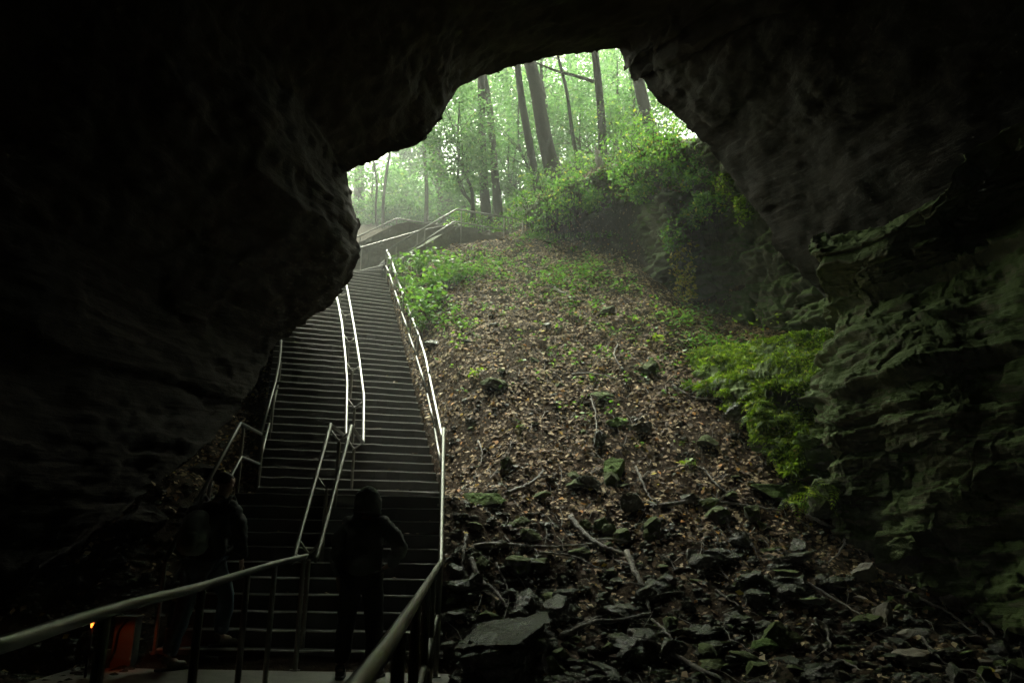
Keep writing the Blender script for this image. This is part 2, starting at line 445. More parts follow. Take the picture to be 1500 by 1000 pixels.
# ------------------------------------------------------------------ staircase
stair = empty('staircase', (-2, 7.9, 0), 'long dark concrete staircase with worn pale step edges climbing to the cave mouth', 'staircase')
def strip(name, L0, R0, L1, R1, ztop, zbot, seed):
    """a step: front edge L0-R0, back edge L1-R1, uneven worn front edge"""
    g = np.random.default_rng(seed); n = 14
    fr, bk = [], []
    for k in range(n + 1):
        t_ = k / n
        a = L0.lerp(R0, t_); b_ = L1.lerp(R1, t_)
        d = (a - b_); d.z = 0; d.normalize()
        a = a + d * (0.006 * g.normal()); zj = 0.0035 * g.normal()
        fr.append((a, zj)); bk.append(b_)
    mb = MB(); ncol = len(fr)
    rows = []
    for k in range(ncol):
        a, zj = fr[k]; b_ = bk[k]; d = (b_ - a); d.z = 0; d.normalize()
        rows.append([Vector((a.x, a.y, zbot)), Vector((a.x, a.y, ztop - 0.014 + zj)), Vector((a.x, a.y, ztop + zj)) + d * 0.008,
                     Vector((a.x, a.y, ztop + zj * .5)) + d * 0.045, Vector((b_.x, b_.y, ztop)) + d * 0.02, Vector((b_.x, b_.y, zbot)) + d * 0.02])
    m_ = 6; Vv = [v for r_ in rows for v in r_]; Ff = []; mi = []
    for k in range(ncol - 1):
        for j in range(m_):
            j2 = (j + 1) % m_
            Ff.append((k * m_ + j, (k + 1) * m_ + j, (k + 1) * m_ + j2, k * m_ + j2)); mi.append(1 if j in (1, 2) else 0)
    Ff.append(tuple(range(m_))); mi.append(0)
    Ff.append(tuple((ncol - 1) * m_ + j for j in reversed(range(m_)))); mi.append(0)
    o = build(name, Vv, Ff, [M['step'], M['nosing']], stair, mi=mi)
    return o
for n in range(1, 52):
    L0, R0 = step_ends(n)
    if n < 51: L1, R1 = step_ends(n + 1)
    else: L1, R1 = Vector((-6.1, 19.4, 0)), Vector((-3.46, 20.2, 0))
    strip('step', L0, R0, L1, R1, RISE * n, RISE * (n - 1) - (0.35 if n > 1 else 0.02), 100 + n)
# winding steps round the corner to the right
piv = Vector((-3.45, 20.15, 0))
angs = [196 - 26 * k for k in range(6)]
for k in range(5):
    a0, a1 = R(angs[k]), R(angs[k + 1]); rad = 2.9
    L0 = piv + Vector((math.cos(a0), math.sin(a0), 0)) * rad; L1 = piv + Vector((math.cos(a1), math.sin(a1), 0)) * rad
    r0 = piv + Vector((math.cos(a0), math.sin(a0), 0)) * 0.12; r1_ = piv + Vector((math.cos(a1), math.sin(a1), 0)) * 0.12
    strip('step', L0, r0, L1, r1_, RISE * (52 + k), RISE * (51 + k) - 0.4, 300 + k)

# ------------------------------------------------------------------ handrails
def rail_thing(base, label, group=None):
    return empty('handrail', base, label, 'handrail', group)
RR = 0.024
def railtube(name, pts, parent, r=RR, seg=14, mat='steel'):
    mb = MB(); mb.tube(pts, r, seg); return mb.build(name, M[mat], parent, smooth=True)
def soften(pts, rad=0.08, n=5):
    pts = [Vector(p) for p in pts]; out = [pts[0]]
    for i in range(1, len(pts) - 1):
        a, p, b_ = pts[i - 1], pts[i], pts[i + 1]
        ra = min(rad, (p - a).length * .45); rb = min(rad, (b_ - p).length * .45)
        s = p + (a - p).normalized() * ra; e = p + (b_ - p).normalized() * rb
        for k in range(n + 1):
            t_ = k / n; out.append(s * (1 - t_) ** 2 + p * 2 * t_ * (1 - t_) + e * t_ ** 2)
    out.append(pts[-1]); return out
def post(p, ztop, parent, r=0.021, zb=None):
    mb = MB(); zb = gzf(p.x, p.y) - 0.05 if zb is None else zb
    mb.tube([(p.x, p.y, zb), (p.x, p.y, ztop)], r, 10)
    mb.tube([(p.x, p.y, zb + 0.0), (p.x, p.y, zb + 0.03)], r * 2.2, 10)
    return mb.build('post', M['steel_dark'], parent, smooth=False)

# near left rail, curving from beside the camera to the foot of the centre rail
t_ = rail_thing((-2.0, 4.5, 0), 'thick near handrail curving from the lower left edge up to the double centre rail')
pl = [atz(-160, 985, 0.925), atz(0, 944, 0.93), atz(110, 909, 0.935), atz(200, 882, 0.94), atz(296, 858, 0.945), at(369.6, 835, 6.2), at(408, 823.5, 7.0), at(450, 814, 7.9)]
pl = catmull([Vector((-0.45, -0.8, 0.92))] + pl, 8)
railtube('top_rail', pl, t_)
for q, d in ((147, 3.0), (285, 4.4), (371, 6.1), (404, 6.9), (441, 7.8)):
    p = min(pl, key=lambda v: abs(v.y - d)); post(Vector((p.x, p.y, 0)), p.z - 0.02, t_, 0.023, -0.02)
# near right rail
t_ = rail_thing((-0.5, 4.5, 0), 'thick near handrail running from the bottom edge up to the right rail')
pr = [Vector((-0.16, -0.8, 0.93)), atz(527, 1000, 0.935), atz(560, 955, 0.94), atz(590, 910, 0.94), atz(620, 864, 0.945), at(638, 835, 6.6), at(646, 822, 7.85)]
pr = catmull(pr, 8); railtube('top_rail', pr, t_)
lo = [Vector((p.x, p.y, p.z - 0.46)) for p in pr if 2.6 < p.y < 7.9]
railtube('lower_rail', lo, t_, 0.019)
for d in (2.7, 3.6, 4.8, 6.2, 7.6):
    p = min(pr, key=lambda v: abs(v.y - d)); post(Vector((p.x, p.y, 0)), p.z - 0.02, t_, 0.023, -0.02)

def nos(n, side, off=0.0):
    L_, R_ = step_ends(n); p = (R_ if side == 'R' else L_).copy(); p.x += off; return p
# right rail, lower flight
t_ = rail_thing(nos(5, 'R'), 'right handrail of the lowest flight, beside the stony slope')
a, b_ = at(646, 822, 7.9), at(650, 628, 10.0)
railtube('top_rail', [at(645.5, 824, 7.8), a, b_, at(649, 640, 10.6)], t_)
railtube('lower_rail', [a - Vector((0, 0, .46)), b_ - Vector((0, 0, .46))], t_, 0.019)
for k in (0.03, 0.5, 0.97):
    p = a.lerp(b_, k); post(p, p.z - 0.02, t_)
# right rail, upper flight
t_ = rail_thing(nos(30, 'R'), 'long right handrail of the upper flight between the steps and the leafy slope')
A = at(566.6, 366.5, 20.1)
up_ = [at(650, 640, 10.65), at(648.5, 643, 11.5), at(631, 560, 13.8), at(623, 522, 14.85), at(612.5, 488, 16.0), at(600, 455.6, 17.2), at(589, 427, 18.3), at(580, 401.6, 19.1), at(573, 380, 19.7), A]
railtube('top_rail', soften(up_, 0.1), t_)
segs = [(at(647, 687, 11.5), at(637, 628, 12.9)), (at(636.5, 624, 13.0), at(626, 577, 14.1)), (at(625.5, 573, 14.2), at(610, 522, 15.3)), (at(609.6, 520, 15.35), at(599, 489, 16.3)), (at(598.6, 486, 16.4), at(588.5, 457, 17.3)), (at(588, 455, 17.35), at(578.5, 426, 18.4)), (at(578, 424, 18.45), at(571, 402, 19.3)), (at(570.6, 400, 19.35), at(565.8, 390, 20.0))]
for i, (p, q) in enumerate(segs):
    sg = railtube('lower_rail', [p, q], t_, 0.019)
    bp = q; x_ = bp.copy(); tp = min(soften(up_, .1), key=lambda v: (v - Vector((bp.x, bp.y, bp.z + .45))).length)
    post(Vector((bp.x + 0.02, bp.y, 0)), bp.z + 0.45, t_, 0.02)
# top corner rail on the stone wall
t_ = rail_thing((-2, 21.4, 9.0), 'handrail above the near stone wall where the stairs turn right at the top')
B = at(669, 306.5, 21.6); C = at(759.5, 321, 22.4)
railtube('top_rail', soften([A, B, C], 0.1), t_)
A2, B2, C2 = at(566.5, 389, 20.15), at(665, 324.5, 21.6), at(739, 336.7, 22.2)
railtube('lower_rail', soften([A2, B2, C2], 0.08), t_, 0.019)
for p, zt in ((at(567, 390, 20.15), A.z), (at(580, 380, 20.4), A.lerp(B, .13).z), (at(622, 345, 21.0), A.lerp(B, .55).z), (at(675.5, 330, 21.7), B.z), (at(738, 340, 22.25), C.z)):
    post(p, zt - 0.02, t_, 0.02, p.z - 0.9)
# rails on the far wall
t_ = rail_thing((-4, 24.3, 10), 'grey handrail on top of the far retaining wall seen just beside the dark rock')
fr = [at(505, 356, 24.6), at(528, 345, 24.6), at(581, 320, 24.7), at(642, 330, 25.2), at(665, 333, 25.6)]
railtube('top_rail', soften(fr, .1), t_)
railtube('lower_rail', soften([v - Vector((0, 0, .35)) for v in fr], .1), t_, 0.019)
for k in (1, 2, 3): post(fr[k], fr[k].z - 0.02, t_, 0.02, fr[k].z - 1.2)
t_ = rail_thing((-3.5, 22.8, 9), 'inner handrail fixed along the far wall ending in a small loop by the top corner')
fr = [at(500, 370, 21.6), at(530, 362, 22.0), at(612, 338.5, 22.9), at(666, 328, 23.5), at(674, 330, 23.5), at(667, 336, 23.4)]
railtube('top_rail', soften(fr, .06), t_, 0.02)
for k in (1, 2): post(fr[k] , fr[k].z - 0.02, t_, 0.018, fr[k].z - 1.0)
# centre rails
def centre(label, left, right_, posts, basez, loop=False):
    mid = (left[0] + right_[0]) / 2
    th = rail_thing((mid.x, mid.y, basez), label)
    if loop:
        dvec = (left[0] - left[1]).normalized() * 0.12
        path_ = list(reversed(left)) + [left[0] + dvec * .6 + (right_[0] - left[0]) * .12, left[0].lerp(right_[0], .5) + dvec, right_[0] + dvec * .6 + (left[0] - right_[0]) * .12] + right_
        railtube('top_rail', catmull([left[-1], left[0].lerp(left[-1], .02), left[0] + dvec * .7 + (right_[0] - left[0]) * .1, left[0].lerp(right_[0], .5) + dvec, right_[0] + dvec * .7 + (left[0] - right_[0]) * .1, right_[0].lerp(right_[-1], .02), right_[-1]], 6), th)
    else:
        railtube('top_rail', left, th); railtube('top_rail', right_, th)
    for (pl_, pr_) in posts:
        c_ = (pl_ + pr_) / 2 - Vector((0, 0, 0.17))
        brk = MB(); brk.tube(soften([pl_ - Vector((0, 0, .02)), c_ , pr_ - Vector((0, 0, .02))], .05), 0.012, 8); brk.build('bracket', M['steel_dark'], th, smooth=True)
        post(c_, c_.z, th, 0.022)
    return th
lL = [at(433, 806, 7.95), at(484.4, 621, 9.9)]; lR = [at(467, 804, 7.95), at(514.6, 623.5, 9.9)]
centre('double centre handrail of the lowest flight joined by a rounded loop at its foot', lL, lR,
       [(lL[0].lerp(lL[1], k), lR[0].lerp(lR[1], k)) for k in (0.08, 0.54, 0.97)], 0.2, True)
uL = [at(485.5, 623, 10.1), at(506, 639, 11.3), at(507, 637, 11.6), at(508.5, 560, 13.0), at(506, 524, 14.0), at(501, 473.6, 15.5), at(495, 442, 16.6), at(487, 410, 18.0)]
uR = [at(515.5, 625, 10.1), at(531.5, 648, 11.3), at(532.3, 645, 11.6), at(533, 580, 12.7), at(526, 524, 14.2), at(519.7, 484.5, 15.4), at(513.4, 448, 16.8), at(507.5, 417, 18.3), at(505, 404, 19.1)]
def at_y(pl_, y):
    for a_, b2 in zip(pl_, pl_[1:]):
        if a_.y <= y <= b2.y: return a_.lerp(b2, (y - a_.y) / (b2.y - a_.y))
    return pl_[-1].copy()
centre('double centre handrail of the upper flight with v shaped brackets, its top hidden by rock', uL, uR,
       [(at_y(uL, y_), at_y(uR, y_)) for y_ in (11.6, 12.6, 13.9, 15.1, 16.4, 17.7)], 1.9)
# left rails
t_ = rail_thing(nos(5, 'L'), 'left handrail of the lowest flight, behind the person with the backpack')
a, b_ = at(242, 820, 7.95), at(351.6, 619.5, 9.95)
railtube('top_rail', soften([a, b_, at(382, 635, 11.2)], .06), t_)
railtube('lower_rail', soften([at(250, 858, 8.05), at(353.5, 669, 9.95), at(379.7, 679, 11.2)], .06), t_, 0.019)
for p in (a, a.lerp(b_, .55), at(357, 624, 10.05)): post(p, p.z - 0.02, t_)
t_ = rail_thing(nos(22, 'L'), 'left handrail of the upper flight disappearing behind the overhanging rock')
ul = [at(382, 635, 11.2), at(403, 560, 12.8), at(408.5, 533, 13.7), at(411, 513, 14.5), at(411.7, 500, 15.0), at(410, 480, 16.0)]
railtube('top_rail', ul, t_)
ll = [at(379.7, 679, 11.2), at(394.5, 620, 12.3)]; l2 = [at(395, 617, 12.35), at(407.5, 562, 13.9)]
railtube('lower_rail', ll, t_, 0.019); railtube('lower_rail', l2, t_, 0.019)
for p, zt in ((at(380.5, 690, 11.25), ul[0].z), (at(396, 640, 12.4), at_y(ul, 12.4).z), (at(407, 575, 13.95), at_y(ul, 13.95).z)):
    post(p, zt - 0.02, t_, 0.02)

# ------------------------------------------------------------------ retaining walls at the top
def wall(name, pts, thick, zb, label, mat, cap=0.0):
    """pts: (x,y,ztop) along the wall; stonework relief"""
    P = [Vector(p) for p in catmull(pts, 8)]
    g = np.random.default_rng(5); n = len(P); rows = 14
    Vv = []; Ff = []
    for i, p in enumerate(P):
        tg = (P[min(i + 1, n - 1)] - P[max(i - 1, 0)]); tg.z = 0; tg.normalize(); nr = Vector((tg.y, -tg.x, 0))
        for j in range(rows + 1):
            z_ = zb + (p.z - zb) * j / rows
            q = p + nr * (0.035 * fbm(np.array([p.x * 2.2, p.y * 2.2, round(z_ * 5) * 3.1]), .6, 2)); q.z = z_; Vv.append(q)
        for j in range(rows + 1):
            z_ = p.z - (p.z - zb) * j / rows
            q = p - nr * thick; q.z = z_; Vv.append(q)
    k = 2 * (rows + 1)
    for i in range(n - 1):
        for j in range(k):
            j2 = (j + 1) % k
            Ff.append((i * k + j, (i + 1) * k + j, (i + 1) * k + j2, i * k + j2))
    Ff.append(tuple(reversed(range(k)))); Ff.append(tuple((n - 1) * k + j for j in range(k)))
    o = build(name, Vv, Ff, mat); tag(o, label, 'wall'); return o
wall('retaining_wall', [at(572, 398, 20.15), at(595, 374, 20.45), at(630, 354, 21.0), at(664, 338, 21.65), at(711, 344, 22.0), at(746, 352, 22.3), at(748, 362, 22.35)], 0.35, 7.4,
     'near retaining wall of layered stone below the top corner handrail', M['masonry'])
wall('retaining_wall', [at(470, 372, 23.2), at(528, 354, 23.4), at(556, 340, 23.6), at(590, 326, 23.9), at(616, 328, 24.3), at(655, 330, 24.8), at(700, 334, 25.4)], 0.4, 7.0,
     'far mossy retaining wall curving behind the top of the stairs', M['masonry'])

# ------------------------------------------------------------------ rock sheets
def blocky(P, seed):
    w_ = P + 0.35 * np.stack([fbm(P, .8, 3, seed + 31), fbm(P, .8, 3, seed + 32), fbm(P, .8, 3, seed + 33) * .5], -1)
    t_ = 0
    for f_, a_ in (((0.9, 0.9, 2.0), 1.0), ((2.3, 2.3, 5.5), .55), ((5.5, 5.5, 12.0), .28)):
        k = np.floor(w_ * np.array(f_) + 0.37).astype(np.int64); t_ = t_ + a_ * (_hash(k[..., 0], k[..., 1], k[..., 2], seed) - .5)
    return t_

def bil(G, nu, nv):
    """smooth resample of a control grid G[rows][cols] of vectors"""
    rows = [[tuple(v) for v in catmull(r_, nu)] for r_ in G]
    A_ = [[] for _ in range(len(rows[0]))]
    for j in range(len(rows[0])):
        A_[j] = [tuple(v) for v in catmull([r_[j] for r_ in rows], nv)]
    return np.array(A_).transpose(1, 0, 2)   # rows, cols, 3

def sheet(name, G, nu, nv, mat, flip=False, amp=0.12, strata=0.16, sfreq=2.2, tilt=(0.05, 0.0), seed=3, parent=None, fineamp=0.03, fade=None, blk=0.0):
    P = bil(G, nu, nv)
    du = np.gradient(P, axis=1); dv = np.gradient(P, axis=0)
    N = np.cross(du, dv); N /= np.linalg.norm(N, axis=2, keepdims=True) + 1e-9
    if flip: N = -N
    q = P.copy()
    zz = P[..., 2] + tilt[0] * P[..., 0] + tilt[1] * P[..., 1] + 0.22 * fbm(P, 1.6, 3, seed)
    lay = np.floor(zz * sfreq); fr = zz * sfreq - lay
    def hs(k): return _hash(k.astype(np.int64), k.astype(np.int64) * 0 + seed, k.astype(np.int64) * 0, 7)
    h0 = hs(lay); h1 = hs(lay + 1)
    st = h0 + (h1 - h0) * sstep(fr, 0.82, 1.0)
    Pb = P.copy(); Pb[..., 2] = lay * 3.7
    st = st * (0.55 + 0.45 * vnoise(Pb / 0.7, seed + 3)) 
    d = amp * fbm(P, 1.1, 5, seed) + strata * (st - 0.4) + fineamp * fbm(P * np.array([1, 1, 2.2]), 0.16, 3, seed + 9)
    z2 = zz * sfreq * 3.1; l2 = np.floor(z2); s2 = hs(l2 + 50) + (hs(l2 + 51) - hs(l2 + 50)) * sstep(z2 - l2, .75, 1.0)
    Pc_ = P.copy(); Pc_[..., 2] = l2 * 2.9
    d = d + strata * .34 * (s2 - .5) * (0.5 + 0.5 * vnoise(Pc_ / .45, seed + 5))
    d = d + blk * blocky(P, seed)
    if fade is not None: d = d * fade(P)
    q += N * d[..., None]
    r_, c_ = P.shape[:2]
    ii = (np.arange(r_ - 1)[:, None] * c_ + np.arange(c_ - 1)[None, :]).ravel()
    Fc = np.stack([ii, ii + 1, ii + 1 + c_, ii + c_], -1)
    if flip: Fc = Fc[:, ::-1]
    return build(name, q.reshape(-1, 3), Fc, mat, parent, smooth=False), q

# right hand wall of the cave: control columns from the nose to beside the camera (rows bottom to top)
cols = [
 [at(1330, 760, 14.0), at(1320, 700, 14.0), at(1310, 600, 14.2), at(1300, 520, 14.4), at(1300, 465, 14.4), at(1300, 420, 14.3), at(1300, 370, 14.3), at(1300, 345, 15.4), at(1300, 320, 19)],
 [at(1225, 800, 10.4), at(1205, 700, 10.7), at(1187, 610, 10.9), at(1196, 525, 11.6), at(1214, 467, 12.2), at(1192, 425, 11.8), at(1177, 364, 11.6), at(1190, 352, 12.9), at(1195, 335, 16)],
 [at(1295, 835, 9.4), at(1288, 710, 9.7), at(1272, 600, 9.6), at(1262, 512, 10.1), at(1250, 445, 11.0), at(1255, 402, 10.9), at(1262, 347, 10.5), at(1268, 333, 11.9), at(1272, 315, 15.5)],
 [at(1400, 885, 8.5), at(1390, 740, 8.9), at(1385, 620, 8.6), at(1375, 505, 9.1), at(1368, 405, 10.0), at(1372, 342, 9.8), at(1380, 285, 9.3), at(1385, 268, 10.7), at(1385, 245, 15)],
 [at(1515, 930, 7.8), at(1508, 770, 8.1), at(1500, 620, 7.9), at(1500, 490, 8.3), at(1500, 335, 9.0), at(1500, 242, 8.8), at(1500, 182, 8.3), at(1505, 165, 9.8), at(1510, 140, 14.6)],
 [Vector((x_, 4.5, z_)) for x_, z_ in ((6.3, -.3), (6.5, 1), (6.4, 2), (6.6, 3), (7.0, 4), (6.9, 4.7), (6.5, 5.3), (7.6, 5.5), (11.6, 5.8))],
 [Vector((x_, -3, z_)) for x_, z_ in ((6.3, -.3), (6.5, 1), (6.4, 2), (6.6, 3), (7.0, 4), (6.9, 4.7), (6.5, 5.3), (7.6, 5.5), (11.6, 5.8))],
]
G = [[c_[r_] for c_ in cols] for r_ in range(9)]
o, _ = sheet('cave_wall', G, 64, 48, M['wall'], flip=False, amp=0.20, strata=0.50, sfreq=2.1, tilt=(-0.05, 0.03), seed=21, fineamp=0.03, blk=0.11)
tag(o, kind='structure')

# rock face under the bank and the recess behind the lip (bottom to top)
base = [(1300, 470, 13.4), (1215, 482, 14.3), (1150, 492, 15.3), (1080, 487, 16.3), (1020, 464, 17.3), (975, 442, 17.8), (925, 408, 18.9), (870, 390, 19.6), (820, 374, 20.3), (770, 348, 21.6)]
hts = [6.5, 6.0, 5.6, 5.2, 4.6, 4.4, 3.6, 2.9, 1.9, 0.7]
ins = [0, .1, .2, .3, .15, -.65, 1.0, 1.3, .9, .2]
G = []
for fr_, inn, out in ((-0.12, 0, 0), (0.0, 0.1, 0.0), (0.25, 1.0, 0), (0.5, 0.9, 0.05), (0.72, 0.15, 0.1), (0.9, -0.25, 0.0), (1.02, 0.6, 0.0), (1.15, 2.4, 0)):
    row = []
    for (px, py, d), h, i_ in zip(base, hts, ins):
        p = at(px, py, d); dirn = Vector((p.x, p.y, 0)).normalized()
        p = p + dirn * (inn * (i_ if inn > 0 and fr_ < .9 else (1 if fr_ > .85 else .5))) ; p.z += h * fr_; row.append(p)
    G.append(row)
bank_o, bankq = sheet('bank_rock', G, 40, 40, M['bankrock'], flip=True, amp=0.40, strata=0.26, sfreq=1.8, seed=33, fineamp=0.05, blk=0.30)
tag(bank_o, kind='structure')

# mossy bench at the foot of the right wall (columns left to right)
bb = [(985, 590, 13.2), (1030, 612, 12.7), (1070, 640, 12.1), (1110, 695, 11.3), (1150, 742, 10.75), (1225, 785, 10.1), (1310, 800, 9.9)]
bt = [(990, 562, 13.3), (1030, 566, 12.75), (1072, 572, 12.15), (1105, 615, 11.4), (1135, 672, 10.9), (1195, 690, 10.5), (1290, 690, 10.3)]
bm = [(1000, 540, 13.6), (1050, 540, 13.1), (1095, 540, 12.6), (1130, 560, 12.0), (1160, 600, 11.4), (1210, 620, 11.0), (1290, 620, 10.8)]
bk = [(1015, 512, 14.2), (1070, 506, 13.9), (1120, 498, 13.5), (1165, 485, 13.0), (1205, 478, 12.6), (1230, 480, 12.3), (1300, 480, 11.8)]
bl = [(1020, 530, 15.0), (1080, 530, 15.0), (1140, 525, 14.5), (1190, 520, 14), (1230, 520, 13.5), (1270, 520, 13), (1320, 520, 12.5)]
G = [[at(px, py + 25, d + .25) for px, py, d in bb], [at(*q) + Vector((0.03, .25, 0)) for q in bb], [(at(*q) + at(*r_)) / 2 + Vector((.05, .25, 0)) for q, r_ in zip(bb, bt)], [at(*q) for q in bt], [at(*q) for q in bm], [at(*q) for q in bk], [at(*q) for q in bl]]
bench, bq = sheet('mossy_ledge', G, 34, 24, M['moss'], flip=False, amp=0.30, strata=0.16, sfreq=2.4, seed=44, fineamp=0.04, blk=0.14)
tag(bench, kind='structure')

# ------------------------------------------------------------------ cave shell
S = [(60, 830, 8.3), (150, 770, 9.0), (225, 715, 9.7), (290, 665, 10.4), (335, 615, 11.2), (362, 580, 11.8), (385, 540, 12.4), (398, 512, 12.9), (411, 497, 13.2), (440, 477, 13.4), (470, 456, 13.5), (497, 433, 13.6), (508, 412, 13.6), (522, 392, 13.6),
     (529, 375, 13.6), (521, 352, 13.6), (527, 332, 13.6), (517, 305, 13.6), (511, 272, 13.6), (509, 250, 13.6), (530, 240, 13.7), (570, 226, 13.8), (600, 216, 13.9), (625, 201, 14.0), (640, 181, 14.1), (655, 152, 14.2), (670, 131, 14.3), (700, 115, 14.5),
     (740, 101, 14.8), (790, 87, 15.0), (850, 78, 15.2), (907, 71, 15.3), (912, 84, 15.3), (917, 103, 15.2), (922, 92, 15.2), (927, 113, 15.2), (933, 119, 15.1), (938, 109, 15.1), (945, 124, 15.0), (958, 145, 14.9), (1000, 180, 14.7), (1038, 214, 14.5), (1060, 246, 14.4), (1085, 281, 14.2), (1110, 311, 14.0), (1128, 336, 13.8), (1136, 364, 13.7),
     (1175, 400, 13.6), (1225, 450, 13.4), (1260, 500, 13.2), (1320, 620, 12.8)]
Sp = []
for i in range(len(S) - 1):
    a, b_ = at(*S[i]), at(*S[i + 1]); k = max(2, int((b_ - a).length / 0.055))
    for j in range(k): Sp.append(a.lerp(b_, j / k))
Sp.append(at(*S[-1]))
Sp = np.array([tuple(v) for v in Sp]); nS = len(Sp)
fracs = np.concatenate([[0], np.cumsum(np.linalg.norm(np.diff(Sp, axis=0), axis=1))]); fracs /= fracs[-1]
# jagged edge
jag = np.stack([fbm(Sp, 0.22, 4, 71, .65), 0 * fracs, fbm(Sp, 0.22, 4, 72, .65)], -1) * 0.14
ctr = np.array([0.6, 14, 6.0])
Sj = Sp + jag
phi = np.pi * (1.06 - 1.12 * fracs)
def loop(cx, y, cz, rx, rz):
    return np.stack([cx + rx * np.cos(phi), np.full(nS, y), cz + rz * np.sin(phi)], -1)
T1 = loop(0.8, 6.0, 0.0, 8.6, 9.0); T2 = loop(0.5, 0.0, -0.3, 8.3, 7.5); T3 = loop(0.3, -9.0, -0.5, 7.5, 5.5); T4 = loop(0.2, -14, -0.5, 3.0, 2.0); T5 = loop(0.2, -14.5, -0.5, 0.1, 0.1)
rings = []
rad_ = Sp - ctr; rad_[:, 1] = 0; rl = np.linalg.norm(rad_, axis=1, keepdims=True); rdir = rad_ / rl
# outside cliff face, from far to the lip
for k_, dy in ((60, 8.0), (30, 5.0), (14, 2.0), (6, 0.9), (2.5, 0.35), (0.9, 0.10)):
    rings.append(Sp + (Sp - np.array([0, 0, EYE])) * (0.36 * (1 - sstep(fracs, 0.16, 0.36)) + 0.15 * sstep(fracs, 0.68, 0.80))[:, None] + rdir * (k_ + 1.3 * (1 - sstep(fracs, 0.16, 0.36))[:, None]) + np.array([0, dy, 0]) + (np.array([0, 0, 1.0]) * max(0, k_ - 6) * 0.4))
shade_ext = 1 - sstep(fracs, 0.16, 0.36)  # unseen rock added behind the lip, left and right, to darken slope and bank
E0 = np.array([0, 0, EYE])
for k_ in (1.0, .75, .5, .25):
    rings.append(Sp + (Sp - E0) * (0.36 * k_ * shade_ext + 0.15 * k_ * sstep(fracs, 0.68, 0.80))[:, None] + rdir * (0.10 + (1.3 * k_ * shade_ext)[:, None]) + np.array([0, .04 * (1 - k_) + .02, 0]))
rings.append(Sj)
n_out = len(rings) - 1
mid1 = Sp + (T1 - Sp) * 0.10 + rdir * 0.25
NK = 90
for k in range(1, NK + 1):
    u = k / NK
    u_ = u ** 1.25
    # quadratic curve: lip -> bulge -> T1
    c0 = Sp; c1 = Sp + (T1 - Sp) * 0.42 + rdir * 0.5; c2 = T1
    rings.append(c0 * (1 - u_) ** 2 + c1 * 2 * u_ * (1 - u_) + c2 * u_ ** 2)
for k in range(1, 13): rings.append(T1 + (T2 - T1) * k / 12)
for k in range(1, 7): rings.append(T2 + (T3 - T2) * k / 6)
for k in range(1, 4): rings.append(T3 + (T4 - T3) * k / 3)
rings.append(T5)
RG = np.array(rings)
du = np.gradient(RG, axis=1); dv = np.gradient(RG, axis=0); N = np.cross(du, dv); N /= np.linalg.norm(N, axis=2, keepdims=True) + 1e-9
zz = RG[..., 2] + 0.05 * RG[..., 0] + 0.3 * fbm(RG, 2.0, 3, 5)
fdz = np.ones(len(rings)); fdz[:n_out + 1] = 0; fdz[n_out + 1:n_out + 7] = np.linspace(0.12, 0.9, 6)
lay = np.floor(zz * 1.6); st = _hash(lay.astype(np.int64), 0 * lay.astype(np.int64), 0 * lay.astype(np.int64), 4)
disp = 0.36 * fbm(RG, 2.2, 4, 61) + 0.13 * (st - .5) + 0.05 * fbm(RG, 0.2, 3, 66) + 0.075 * blocky(RG, 68)
disp[:n_out] = 0.3 * fbm(RG[:n_out], 2.0, 3, 3)
RG = RG - N * (disp * np.where(np.arange(len(rings)) < n_out, 0.5, fdz)[:, None])[..., None]
ii = (np.arange(len(rings) - 1)[:, None] * nS + np.arange(nS - 1)[None, :]).ravel()
Fc = np.stack([ii, ii + 1, ii + 1 + nS, ii + nS], -1)
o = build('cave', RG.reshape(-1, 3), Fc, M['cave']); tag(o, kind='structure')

#SECTION2
# ------------------------------------------------------------------ fallen leaves, gravel
def gnormal(x, y, e=0.06):
    zx = (gz(x + e, y) - gz(x - e, y)) / (2 * e); zy = (gz(x, y + e) - gz(x, y - e)) / (2 * e)
    n = np.stack([-zx, -zy, np.ones_like(zx)], -1); return n / np.linalg.norm(n, axis=1, keepdims=True)
g = np.random.default_rng(3)
N = 250000
x = g.uniform(-7.5, 8.0, N); y = 7.2 + 16.3 * g.uniform(0, 1, N) ** 0.9
ins_ = (x > xL(y) - 0.03) & (x < xR(y) + 0.02) & (y > 7.85)
by = np.interp(x, BX, BY)
dens = 0.26 + 0.74 * sstep(y + 0.10 * x + 0.9 * fbm(np.stack([x, y, x * 0], -1), 1.0, 3, 8), 9.0, 10.6)
dens = dens * (0.28 + 0.72 * sstep(fbm(np.stack([x, y, x * 0 + 9], -1), 0.55, 4, 12), -0.30, 0.25))
dens = np.where(x < -3.2, dens * 0.6, dens)
keep = (~ins_) & (g.uniform(0, 1, N) < dens) & ~((x > -3.9) & (x < -0.4) & (y < 7.9)) & (y < by + 8)
x = x[keep]; y = y[keep]
P = np.stack([x, y, gz(x, y) + g.uniform(0.0, 0.035, len(x))], -1)
V, Fc = leaf_mesh(P, 0.036 + 0.075 * g.uniform(0, 1, len(P)) ** 1.8, 0.72, 0.66, 0.30, gnormal(x, y), 5)
tag(build('fallen_leaves', V, Fc, M['litter']), 'brown and tan fallen leaves covering the steep slope and banks', 'leaf litter', kind='stuff')
